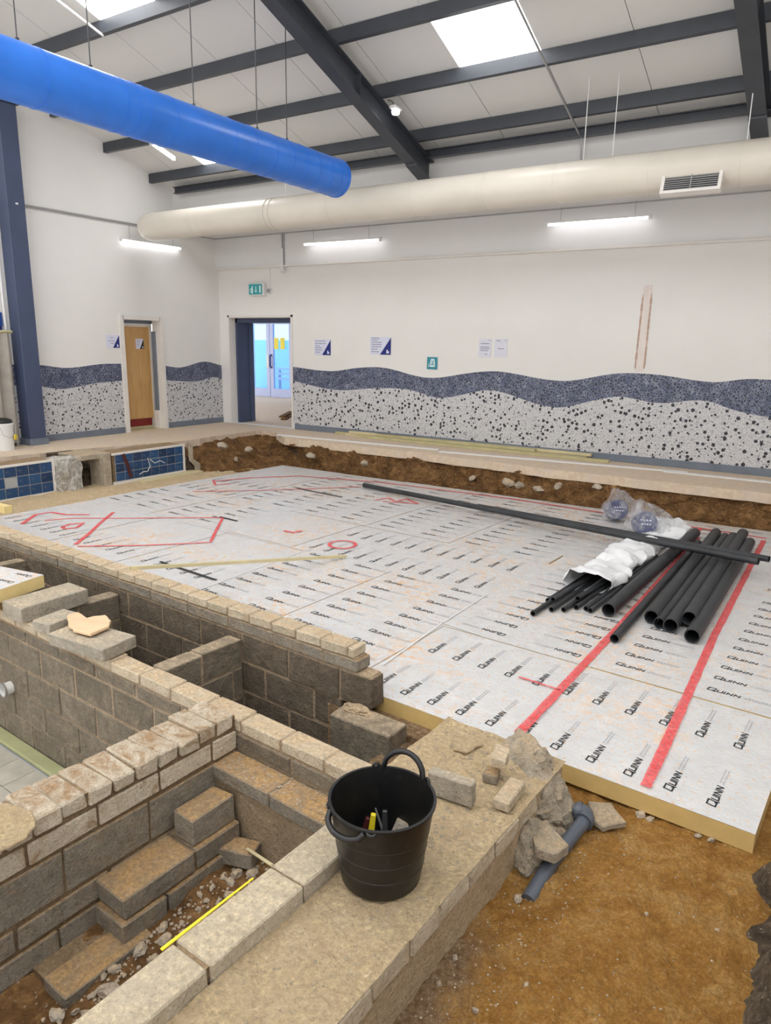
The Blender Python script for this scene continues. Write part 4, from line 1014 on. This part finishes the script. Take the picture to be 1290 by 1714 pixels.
# broken concrete at the ledge corner
def rock(c, r, seed, label):
    rs_ = random.Random(seed); mb = lumpy((0, 0, 0), (1, 1, 1), seed, .30, 5)
    pl_ = [(Vector((rs_.uniform(-1, 1), rs_.uniform(-1, 1), rs_.uniform(-.6, 1))).normalized(), rs_.uniform(.55, .85)) for _ in range(14)]
    for v in mb.v:
        for n2, d2 in pl_:
            e2 = v.dot(n2)
            if e2 > d2: v -= n2*(e2-d2)*.93
        q = noise.noise_vector(v*4+Vector((seed, 0, 0)))*.09 + noise.noise_vector(v*10)*.05 + noise.noise_vector(v*22)*.022
        v += q
    for v in mb.v: v.x *= r[0]; v.y *= r[1]; v.z *= r[2]
    mb.v = [Vector(c)+v for v in mb.v]
    return mb.solo('concrete_lump', 'lump_concrete', label, 'concrete', smooth=True)
rock(w(-1.22, 2.93, -.47), (.28, .24, .30), 3, 'large broken concrete lump at the ledge corner')
rock(w(-1.09, 2.66, -.53), (.13, .14, .17), 5, 'jagged concrete lump below the ledge corner beside the grey pipe')
rock(w(-1.07, 2.80, -.56), (.11, .12, .13), 8, 'smaller concrete lump between the big lump and the pipe elbow')
flake([(757, 1238), (790, 1232), (806, 1250), (782, 1262), (758, 1258)], -.279, .014, 'thin flat flake on the ledge corner', 'screed', seed=2)
flake([(828, 1258), (852, 1268), (846, 1292), (822, 1284)], -.20, .05, 'pale broken flake on top of the concrete lump', 'brick_cream', seed=3)
pblock([(852, 1346), (880, 1308), (832, 1326)], -.225, .05, 'brick_piece', 'brick_cream', 'pale broken brick piece beside the concrete lump', cat='brick')
pblock([(832, 1300), (838, 1285), (805, 1300)], -.235, .05, 'brick_piece', 'block_grey', 'small grey brick piece on the ledge edge', cat='brick')
flake([(885, 1400), (912, 1385), (952, 1432), (925, 1448), (897, 1436)], -.47, .05, 'leaning broken slab beside the grey pipe', 'lump_concrete', seed=4)
flake([(985, 1350), (1020, 1352), (1046, 1385), (1008, 1394), (992, 1380)], -.52, .03, 'thin broken slab beside the pipe elbow', 'lump_concrete', seed=5)
# grey plastic pipe with elbow coming out of the sand
zp = -.485
p0, p1 = PZ(925, 1345, zp), PZ(986, 1363, zp); p2 = PZ(925, 1440, zp-.045); p3 = PZ(884, 1504, zp-.085)
o = thing('waste_pipe', 'dark grey plastic waste pipe with an elbow half buried in sand', 'pipe', p1-Vector((0, 0, .06)))
d1 = (p1-p0).normalized(); d2 = (p2-p1).normalized()
elb = [p1-d1*.05] + [p1 - d1*.05*(1-h)**2 + d2*.05*h**2 for h in (.25, .5, .75)] + [p1+d2*.05]
MB().tube([p0-d1*.1, p1-d1*.04], .033, 18).build('inlet', 'pvc_grey', o, True)
MB().tube(elb, .041, 18).build('elbow', 'pvc_grey', o, True)
MB().tube([p1+d2*.04, p2, p3-Vector((0, 0, .01))], .033, 18).build('outlet', 'pvc_grey', o, True)
for c in (elb[0], elb[-1]):
    dd = d1 if c is elb[0] else d2; MB().tube([c-dd*.012, c+dd*.012], .045, 18).build('collar', 'pvc_grey', o, True)
# ------------------------------------------------------------------ black tub with tools
bs, bt = -1.375, 1.895
bc = w(bs, bt, -.283)
o = thing('flexible_tub', 'black rubber builders tub with two handles holding hand tools', 'tub', bc)
R0, R1, HT = .152, .196, .335
prof = [(0, 0), (R0-.012, 0), (R0, .012)] + [(R0+(R1-R0)*h, .012+(HT-.02)*h) for h in (.15, .3, .45, .6, .75, .9, 1)] + [(R1+.007, HT-.006), (R1+.007, HT+.002), (R1-.004, HT+.003)] + [(R1-.007-(R1-R0)*h, HT-.01-(HT-.03)*h) for h in (.1, .4, .7, 1)] + [(0, .014)]
MB().lathe(bc, prof, 56).build('body', 'rubber_black', o, True)
for z_, rr in ((.09, .006), (.16, .006), (.23, .006)):
    r_ = R0+(R1-R0)*z_/HT
    MB().lathe(bc, [(r_-.002, z_-.006), (r_+.001, z_), (r_-.002, z_+.006)], 56).build('rib', 'rubber_black', o, True)
def tub_handle(px, up, out_):
    a = math.atan2(*(PZ(*px, .05) - (bc+Vector((0, 0, HT)))).yx); pts = []
    for i in range(15):
        h = -1+2*i/14; aa = a + h*.46
        e = (1-h*h)**.5; rr = R1+.004 + out_*e
        pts.append(bc + Vector((rr*math.cos(aa), rr*math.sin(aa), HT-.012 + up*e)))
    MB().tube(pts, .0115, 10).build('handle', 'rubber_black', o, True)
    for h in (-1.28, 1.28):
        aa = a+h*.46; pts = []
        for i in range(7):
            k = -1+2*i/6; e = (1-k*k)**.5; pts.append(bc + Vector(((R1+.004+out_*.18*e)*math.cos(aa+k*.08), (R1+.004+out_*.18*e)*math.sin(aa+k*.08), HT-.006+up*.22*e)))
        MB().tube(pts, .006, 8).build('small_loop', 'rubber_black', o, True)
tub_handle((700, 1262), .088, .005)
tub_handle((570, 1378), -.03, .024)
def tool(px0, z0, px1, z1, name, mat, label, w0, w1, th=.012):
    p0, p1 = PZ(*px0, z0), PZ(*px1, z1); d = (p1-p0).normalized(); n_ = d.cross(cf).normalized(); u_ = n_.cross(d).normalized()*th/2
    return MB().add([p0-n_*w0-u_, p0+n_*w0-u_, p0+n_*w0+u_, p0-n_*w0+u_, p1-n_*w1-u_, p1+n_*w1-u_, p1+n_*w1+u_, p1-n_*w1+u_], [(0, 1, 2, 3), (4, 5, 6, 7), (0, 1, 5, 4), (1, 2, 6, 5), (2, 3, 7, 6), (3, 0, 4, 7)]).solo(name, mat, label, 'tool', bevel=.003)
tool((618, 1415), -.22, (625, 1362), -.09, 'hand_tool', 'yellow_plastic', 'yellow handled tool standing in the black tub', .015, .010, .02)
tool((602, 1412), -.22, (616, 1368), -.11, 'hand_tool', 'dark_red', 'dark red tool beside the yellow one in the tub', .013, .008, .02)
tool((648, 1412), -.22, (628, 1352), -.07, 'saw_blade', 'metal_grey', 'thin speckled saw blade standing in the tub', .007, .003, .003)
tool((644, 1408), -.21, (644, 1356), -.09, 'hand_tool', 'metal_dark', 'dark grey tool handle standing in the tub', .012, .010, .02)
tool((660, 1412), -.23, (676, 1374), -.15, 'stone_offcut', 'stone', 'pale stained stone offcut inside the tub', .030, .027, .03)
# ------------------------------------------------------------------ column and items at the left wall
xc = XL+.16; ca, cb = PX(40, 738, XL+.3).y, PX(73, 738, XL+.3).y
cy0, cy1 = 6.50, 6.78
o = thing('steel_column', 'navy blue steel column standing against the left wall', 'column', (XL+.17, (cy0+cy1)/2, 0))
zt_ = 5.05
MB().box((XL+.0, cy0, .10), (XL+.26, cy1, zt_)).build('shaft', 'column_navy', o, bevel=.006)
MB().box((XL+.0, cy0-.02, 0), (XL+.285, cy1+.02, .085)).box((XL, cy0-.012, .085), (XL+.272, cy1+.012, .105)).build('plinth', 'skirting_grey', o, bevel=.004)
MB().box((XL, cy0-.04, zt_), (XL+.30, cy1+.04, zt_+.02)).build('cap_plate', 'steel_navy', o)
MB().box((XL+.05, 2.0, zt_-.26), (XL+.21, cy0, zt_-.245)).box((XL+.122, 2.0, zt_-.245), (XL+.138, cy0, zt_-.02)).box((XL+.05, 2.0, zt_-.02), (XL+.21, cy0, zt_-.005)).solo('tie_beam', 'steel_navy', 'dark steel beam framing into the column head', 'beam')
MB().tube([PX(0, 338, XL+.05), PX(30, 341, XL+.28)], .014, 8).solo('conduit', 'white_plastic', 'white conduit length clipped across the navy column', 'conduit')
# curtain, blue band, paint tub left of the column
yl = 4.6
vs = []; fs = []; n = 70
for i in range(n+1):
    y_ = yl + (cy0-.12-yl)*i/n; x_ = XL+.14+.035*math.sin(y_*34)+.02*math.sin(y_*13)
    for k in range(9): vs.append(Vector((x_+.004*math.sin(k+y_*20), y_, .06+1.70*k/8)))
for i in range(n):
    for k in range(8): a = i*9+k; fs.append((a, a+1, a+10, a+9))
cu_ = thing('curtain', 'beige fabric curtain hanging left of the navy column', 'curtain', (XL+.14, 5.4, .06))
MB().add(vs, fs).build('fabric', 'curtain', cu_, True)
MB().tube([(XL+.14, yl, 1.78), (XL+.14, cy0-.06, 1.78)], .022, 10).build('rail', 'batten', cu_, True)
struct(MB().box((XL, 4.0, 0), (XL+.02, cy0-.14, 2.02)), 'trim_8', 'sign_navy')
MB().box((XL+.02, 4.0, 1.86), (XL+.05, cy0-.14, 2.07)).solo('blue_band', 'band_blue', 'bright blue header band above the curtain', 'panel')
MB().tube([(XL+.05, cy0-.10, 0), (XL+.05, cy0-.10, 3.65)], .02, 8).solo('downpipe', 'white_plastic', 'thin white pipe running up behind the column', 'pipe')
q = PX(12, 748, -10.86); bk = thing('paint_bucket', 'white plastic paint bucket with black lid beside the navy column', 'bucket', (-10.86, 6.0, 0))
MB().lathe((-10.86, 6.0, 0), [(0, 0), (.135, 0), (.15, .38), (.158, .38), (.158, .41), (.148, .415), (0, .415)], 32).build('body', 'white_plastic', bk, True)
MB().lathe((-10.86, 6.0, .415), [(.14, 0), (.145, .02), (.13, .05), (.06, .075), (0, .08)], 32).build('lid', 'black', bk, True)
MB().tube([(-10.715, 5.88, .36), (-10.69, 5.9, .25), (-10.69, 6.0, .2), (-10.70, 6.1, .25), (-10.72, 6.12, .36)], .004, 6).build('bail', 'metal_grey', bk)
c = PX(26, 732, -10.78); MB().tube([Vector((-10.75, 6.115, .2)), Vector((-10.735, 6.128, .2))], .045, 16).build('sticker', 'yellow_plastic', bk)
# ------------------------------------------------------------------ ducts
DXc, DZc, DR = -6.10, 3.81, .232
o = thing('blue_duct', 'large bright blue spiral ventilation duct hung from the roof', 'duct', (DXc, 5, DZc-DR))
MB().tube([(DXc, 1.2, DZc), (DXc, 8.16, DZc)], DR, 48).build('tube', 'duct_blue', o, True)
MB().tube([(DXc, 8.13, DZc), (DXc, 8.17, DZc)], DR+.006, 48).build('end_ring', 'duct_blue', o, True)
for yy in (2.2, 3.1, 3.95, 4.72, 4.86, 4.98, 5.30, 6.10, 6.42, 6.75, 7.05, 7.30, 7.55, 7.80, 8.0):
    MB().tube([(DXc, yy-.006, DZc), (DXc, yy+.006, DZc)], DR+.0035, 48).build('seam', 'duct_blue', o, True)
for px, py in ((28, 62), (151, 107), (324, 172), (430, 208), (480, 232)):
    yy = PX(px, py, DXc).y
    h = MB().tube([(DXc, yy, DZc+DR-.01), (DXc, yy, roof(yy, CE-.02))], .0055, 6).build('hanger_rod', 'metal_dark', o)
    MB().box((DXc-.012, yy-.012, DZc+DR-.004), (DXc+.012, yy+.012, DZc+DR+.03)).build('clip', 'metal_dark', o)
CY, CZ, CR = 9.0, 3.635, .228
o = thing('cream_duct', 'long cream ventilation duct running along the far wall', 'duct', (-4, CY, CZ-CR))
MB().tube([(-10.98, CY, CZ), (-10.95, CY, CZ), (-10.88, CY, CZ), (-10.75, CY, CZ), (XR, CY, CZ)], [.13, .185, .215, CR, CR], 48).build('tube', 'duct_cream', o, True)
for px in (455, 463):
    q = PY(px, 350, CY); MB().tube([(q.x-.012, CY, CZ), (q.x+.012, CY, CZ)], CR+.007, 48).build('collar', 'duct_cream', o, True)
for px in (330, 560, 700, 820, 935, 1090, 1240):
    q = PY(px, 300, CY); MB().tube([(q.x-.004, CY, CZ), (q.x+.004, CY, CZ)], CR+.0025, 48).build('seam', 'duct_cream', o, True)
va, vb = PY(1115, 300, 8.77), PY(1203, 300, 8.77)
vx0, vx1 = -2.05, -1.50; vz0, vz1 = 3.37, 3.58
T_ = Matrix.Translation((0, 8.80, (vz0+vz1)/2)) @ Matrix.Rotation(math.radians(-18), 4, 'X')
h = (vz1-vz0)/2
vf = MB().box((vx0-.035, -.035, -h-.03), (vx0, .06, h+.03), T_).box((vx1, -.035, -h-.03), (vx1+.035, .06, h+.03), T_).box((vx0, -.035, h), (vx1, .06, h+.03), T_).box((vx0, -.035, -h-.03), (vx1, .06, -h), T_).build('vent_frame', 'trim_white', o)
MB().box((vx0, .03, -h), (vx1, .04, h), T_).build('vent_back', 'grille_dark', vf)
for k in range(9):
    z_ = -h + (k+.5)*2*h/9; MB().box((vx0, -.025, z_-.006), (vx1, .02, z_+.003), T_ ).build('slat', 'metal_grey', vf)
MB().box(((vx0+vx1)/2-.006, -.03, -h), ((vx0+vx1)/2+.006, .02, h), T_).build('mullion', 'metal_grey', vf)
for px, py in ((478, 330), (976, 270), (1025, 262), (1250, 235)):
    q = PY(px, py, CY); zz = roof(CY)+.05
    MB().tube([(q.x, CY, CZ+CR-.01), (q.x, CY, roof(CY, CE))], .006, 6).build('hanger_rod', 'white_plastic', o)
# ------------------------------------------------------------------ luminaires
def batten_light(p0, p1, label, up=None, grp=None, wd=.035):
    p0, p1 = Vector(p0), Vector(p1); d = (p1-p0).normalized(); o = thing('strip_light', label, 'lamp', (p0+p1)/2-Vector((0, 0, .05)), grp)
    n_ = d.cross(Vector((0, 0, 1))).normalized()*wd
    MB().prism([p0-n_, p1-n_, p1+n_, p0+n_], (0, 0, .028)).build('housing', 'white_plastic', o, bevel=.004)
    MB().tube([p0+d*.03-Vector((0, 0, .012)), p1-d*.03-Vector((0, 0, .012))], .021, 12).build('diffuser', 'tube_glow', o, True)
    for e in (p0, p1):
        s_ = 1 if e is p0 else -1
        MB().box(e+Vector((-.02, -.02, -.035)), e+Vector((.02, .02, .03))).build('end_cap', 'white_plastic', o)
    if up:
        for k in (.14, .86):
            c = p0.lerp(p1, k); MB().tube([c+Vector((0, 0, .028)), Vector((c.x, c.y, up))], .004, 6).build('suspension', 'metal_grey', o)
    return o
batten_light(PY(508, 408, 10.8), PY(636, 400, 10.8), 'slim strip light hung before the far fascia near the doorway', 3.70, 'hanging strip lights')
batten_light(PY(915, 375, 10.8), PY(1088, 362, 10.8), 'slim strip light hung before the far fascia near the vent', 3.70, 'hanging strip lights')
batten_light(PX(202, 400, XL+.06), PX(303, 415, XL+.06), 'slim strip light hung beside the left wall above the wooden door', 3.70, 'hanging strip lights')
q = PR(272, 252, -.12)
batten_light(q+Vector((0, -.22, .07)), q+Vector((0, .22, -.07)), 'short roof light glimpsed below the blue duct', None)
def flood(px, label, sx_):
    q = PR(*px, -.10); o = thing('roof_light', label, 'lamp', q, 'lights fixed on the rafters')
    MB().box(q+Vector((-.05, -.09, .03)), q+Vector((.05, .09, .07))).build('body', 'white_plastic', o, bevel=.01)
    MB().lathe(q+Vector((0, 0, -.015)), [(0, -.02), (.045, -.01), (.055, .02), (.05, .045), (0, .045)], 20).build('lens', 'tube_glow', o, True)
    MB().tube([q+Vector((0, 0, .06)), q+Vector((sx_*.5, 0, .14)), q+Vector((sx_, 0, .16))], .01, 6).build('bracket', 'metal_grey', o)
flood((662, 188), 'bright light bracketed on the rafter over the blue duct', -.12)
flood((1252, 95), 'bright light bracketed on the right hand rafter', .1)
# ceiling conduits
pts = [PR(868, 18, -.02), PR(912, 105, -.02), PR(965, 190, -.02)]
MB().tube([Vector((pts[1].x, y_, roof(y_, -.02))) for y_ in (7.3, 8.0, 8.6, 9.3, 9.8)] + [Vector((pts[1].x, 9.85, 4.0))], .013, 8).solo('conduit', 'metal_grey', 'grey conduit running down the ceiling past the square skylight', 'conduit')
a, b = PR(88, -6, -.02), PR(173, 60, -.02); MB().tube([a, b], .016, 8).solo('conduit', 'white_plastic', 'white conduit beside the upper left skylight', 'conduit')
# ------------------------------------------------------------------ fittings on the walls
def wallbox(px0, px1, th, name, mat, parent=None, Y=D-.004):
    a, b = PY(*px0, Y), PY(*px1, Y); return MB().box((a.x, Y-th, b.z), (b.x, Y, a.z)), a, b
def notice(x0, y0, x1, y1, label, rows, tri=True, plane='back', X=None, mats=('sign_white', 'sign_navy', 'ink_grey')):
    if plane == 'back':
        a, b = PY(x0, y0, D-.004), PY(x1, y1, D-.004); f = lambda u_, v_, d_: Vector((a.x+(b.x-a.x)*u_, D-.004-d_, a.z+(b.z-a.z)*v_))
    else:
        a, b = PX(x0, y0, X), PX(x1, y1, X); f = lambda u_, v_, d_: Vector((X+d_, a.y+(b.y-a.y)*u_, a.z+(b.z-a.z)*v_))
    o = thing('wall_notice', label, 'sign', f(.5, 1, 0)); z = f(0, 0, .006)-f(0, 0, 0)
    MB().prism([f(0, 0, 0), f(1, 0, 0), f(1, 1, 0), f(0, 1, 0)], z).build('board', mats[0], o)
    if tri:
        t_ = MB().prism([f(1, .02, .0061), f(1, 1, .0061), f(.48, 1, .0061)], z*.2).build('navy_corner', mats[1], o)
        MB().prism([f(.78, .92, .0075), f(.92, .92, .0075), f(.92, .80, .0075), f(.86, .80, .0075), f(.86, .7, .0075), f(.80, .72, .0075)], z*.1).build('emblem', mats[0], t_)
    tx = MB(); rs = random.Random(int(x0))
    for i, (v, l, u_) in enumerate(rows):
        x = u_
        while x < u_+l:
            k = min(rs.uniform(.04, .11), u_+l-x+.01); tx.prism([f(x, v, .0061), f(x+k, v, .0061), f(x+k, v+.045, .0061), f(x, v+.045, .0061)], z*.1); x += k+.02
    tx.build('text_lines', mats[2], o)['kind'] = 'stuff'; return o
notice(526.5, 568, 553.5, 594.5, 'white and navy notice nearest the doorway', [(.08, .62, .04), (.24, .66, .04), (.40, .25, .06), (.52, .42, .04), (.66, .42, .04), (.80, .3, .05)])
notice(620, 564, 654, 594, 'larger white and navy notice between the doorway and teal sign', [(.04, .38, .06), (.16, .3, .06), (.28, .48, .06), (.40, .50, .06), (.53, .48, .06), (.67, .28, .06), (.82, .36, .06)])
notice(802, 567, 821, 598, 'pinned white paper sheet with lines of text', [(.06, .1, .8), (.24, .7, .16), (.42, .72, .14), (.52, .75, .12), (.62, .6, .16), (.82, .2, .5)], False, mats=('paper_lilac', 'sign_navy', 'ink_grey'))
notice(828.5, 567, 848, 598, 'pinned white paper sheet with one bold line', [(.08, .3, .12), (.08, .1, .8), (.52, .5, .26)], False, mats=('paper_lilac', 'sign_navy', 'ink_grey'))
notice(177, 560.5, 200, 582, 'white and navy notice left of the wooden door', [(.18, .32, .28), (.42, .5, .12), (.62, .28, .3)], True, 'left', XL+.002)
notice(226.5, 567, 240.5, 584, 'small notice fixed on the wooden door', [(.15, .4, .12), (.32, .38, .12), (.52, .3, .12), (.7, .25, .12)], True, 'left', xd+.002, ('sign_white', 'black', 'ink_grey'))
a, b = PY(715, 597.5, D-.004), PY(731.5, 618.5, D-.004); o = thing('wall_notice', 'small teal pictogram sign just above the wave', 'sign', ((a.x+b.x)/2, D-.01, b.z))
f = lambda u_, v_: Vector((a.x+(b.x-a.x)*u_, D-.0112, a.z+(b.z-a.z)*v_))
MB().box((a.x, D-.011, b.z), (b.x, D-.004, a.z)).build('board', 'sign_teal', o)
pg = MB()
for (u0_, v0_, u1_, v1_) in ((.38, .15, .72, .30), (.32, .30, .42, .6), (.66, .30, .78, .72), (.42, .36, .62, .42), (.42, .48, .62, .54), (.30, .64, .80, .80), (.14, .55, .24, .64), (.14, .70, .24, .80)): pg.prism([f(u0_, v0_), f(u1_, v0_), f(u1_, v1_), f(u0_, v1_)], (0, -.001, 0))
pg.build('pictogram', 'exit_white', o)
# exit sign
a, b = PY(416, 476, D-.09), PY(438, 492.5, D-.09)
o = thing('exit_sign', 'green illuminated running man exit sign above the doorway', 'sign', ((a.x+b.x)/2, D-.05, b.z))
MB().box((a.x-.01, D-.08, b.z-.02), (b.x+.05, D-.0, a.z+.02)).build('housing', 'white_plastic', o, bevel=.006)
MB().box((a.x, D-.088, b.z), (b.x, D-.08, a.z)).build('legend', 'exit_glow', o)
f = lambda u_, v_: Vector((a.x+(b.x-a.x)*u_, D-.0885, a.z+(b.z-a.z)*v_))
pg = MB()
pg.prism([f(.80, .15), f(.92, .15), f(.92, .85), f(.80, .85)], (0, -.001, 0))                                     # door
pg.prism([f(.52, .22), f(.58, .22), f(.58, .62), f(.64, .62), f(.55, .84), f(.46, .62), f(.52, .62)], (0, -.001, 0))   # arrow
for pts in ([(.20, .22), (.30, .18), (.34, .30), (.24, .34)], [(.16, .38), (.30, .34), (.34, .60), (.22, .62)], [(.06, .52), (.18, .44), (.20, .52), (.08, .60)], [(.24, .60), (.34, .58), (.30, .92), (.20, .92)], [(.10, .72), (.24, .60), (.27, .70), (.13, .84)]):
    pg.prism([f(*p) for p in pts], (0, -.001, 0))
pg.build('running_man', 'exit_white', o)
q = PY(451, 487, D-.03); e = thing('emergency_lamp', 'small white round alarm unit beside the exit sign', 'lamp', (q.x, D, q.z-.08))
MB().tube([(q.x, D, q.z), (q.x, D-.05, q.z)], .055, 20).build('base', 'white_plastic', e, True)
MB().tube([(q.x, D-.05, q.z), (q.x, D-.09, q.z-.01)], [.045, .025], 20).build('dome', 'metal_grey', e, True)
MB().tube([(q.x, D-.01, q.z+.05), (q.x, D-.01, 3.09)], .006, 6).build('cable', 'white_plastic', e)
# conduit down the fascia
q = PY(472, 440, D-.1); o = thing('conduit', 'white conduit drop with bracket crossing the far fascia', 'conduit', (q.x, D-.1, 2.95))
MB().tube([(q.x, D-.09, 3.75), (q.x, D-.09, 3.42)], .014, 8).build('rod', 'metal_grey', o, True)
MB().tube([(q.x, D-.10, 3.42), (q.x, D-.10, 3.12), (q.x-.01, D-.10, 3.04)], .024, 10).build('pipe', 'white_plastic', o, True)
MB().lathe((q.x-.01, D-.08, 2.99), [(0, 0), (.04, .01), (.045, .05), (.03, .08), (0, .08)], 16).build('end_box', 'white_plastic', o, True)
MB().box((q.x+.03, D-.085, 3.1), (q.x+.05, D-.07, 3.72)).build('backing_strip', 'metal_grey', o)
# scar on the wall
a = [PY(*p, D-.003) for p in ((1078, 478), (1092, 477), (1077, 622), (1062, 622))]
o = thing('plaster_scar', 'pale scraped plaster strip left on the white wall above the wave', 'patch', (a[3].x, D, a[3].z))
plain('scraped_plaster', (.80, .73, .69), .8, var=.05, scale=6)
MB().prism(a, (0, -.003, 0)).build('scraped_strip', 'scraped_plaster', o)
plain('raw_plaster', (.62, .45, .36), .9, var=.15, scale=20)
for i0, i1 in ((0, 3), (1, 2)):
    rg = MB(); n = 24
    for i in range(n):
        h = .12+.86*i/n; p = a[i0].lerp(a[i1], h); l = (a[i1]-a[i0]).length/n
        wd = .012*(1+1.2*noise.noise(Vector((h*14, i0, 0))))
        if wd > .004: rg.box((p.x-wd, D-.0075, p.z-l*.5), (p.x+wd, D-.004, p.z+l*.5))
    rg.build('raw_edge', 'raw_plaster', o)
# ------------------------------------------------------------------ long strips on the far deck
for i, (p, q, zz) in enumerate((((588, 722), (830, 750), .0), ((590, 727), (1000, 762), .0), ((600, 731), (1030, 770), .0), ((585, 725), (1005, 758), .047), ((640, 728), (900, 755), .047))):
    a, b = PZ(*p, zz), PZ(*q, zz); a.y = min(a.y, D-.06-.075*(i % 3)); b.y = min(b.y, D-.06-.085*(i % 3))
    d = (b-a).normalized(); n_ = Vector((-d.y, d.x, 0))*.036
    MB().prism([a-n_, b-n_, b+n_, a+n_], (0, 0, .045)).solo('batten', ('batten', 'batten_light')[i % 2], ['shortest pale timber batten in the bundle against the skirting', 'long olive batten on the floor beside the skirting', 'longest batten at the front of the bundle', 'olive batten lying on top of the bundle', 'short pale batten lying on top of the bundle'][i], 'batten', 'battens along the far wall', bevel=.003)
for i, (p, q) in enumerate((((735, 757), (1150, 792)), ((1110, 790), (1330, 813)), ((465, 729), (735, 754)))):
    a, b = PZ(*p, 0), PZ(*q, 0); d = (b-a).normalized(); n_ = Vector((-d.y, d.x, 0))*.035
    MB().prism([a-n_, b-n_, b+n_, a+n_], (0, 0, .022)).solo('channel_trim', 'white_plastic', ['white channel trim along the far deck below the battens', 'white channel trim end beyond the battens', 'white channel trim near the doorway corner'][i], 'trim', bevel=.004)
# loose lumps in the soil bank
rs = random.Random(21)
for i, (px, py, zz, r) in enumerate(((415, 752, -.2, .09), (372, 745, -.12, .11), (436, 775, -.4, .07), (395, 770, -.35, .09), (870, 812, -.35, .10), (905, 818, -.32, .12), (935, 812, -.28, .13), (850, 806, -.3, .12), (965, 822, -.35, .08), (1000, 815, -.3, .1), (790, 800, -.38, .07), (520, 762, -.25, .1), (610, 775, -.3, .09), (820, 818, -.42, .06), (880, 828, -.43, .05), (930, 832, -.43, .05))):
    y_ = 9.72; q = PY(px, py, y_) if px > 450 else PX(px, py, -9.15+.3*(px-372)/70)
    o = link('soil_lump', smesh[i % 9], None, q, 0, (rs.uniform(-.4, .4), rs.uniform(-.4, .4), rs.uniform(0, 6))); o.scale = (r, r, r*.75); tag(o, 'broken concrete lump sticking out of the soil bank', 'concrete', 'lumps in the soil bank')
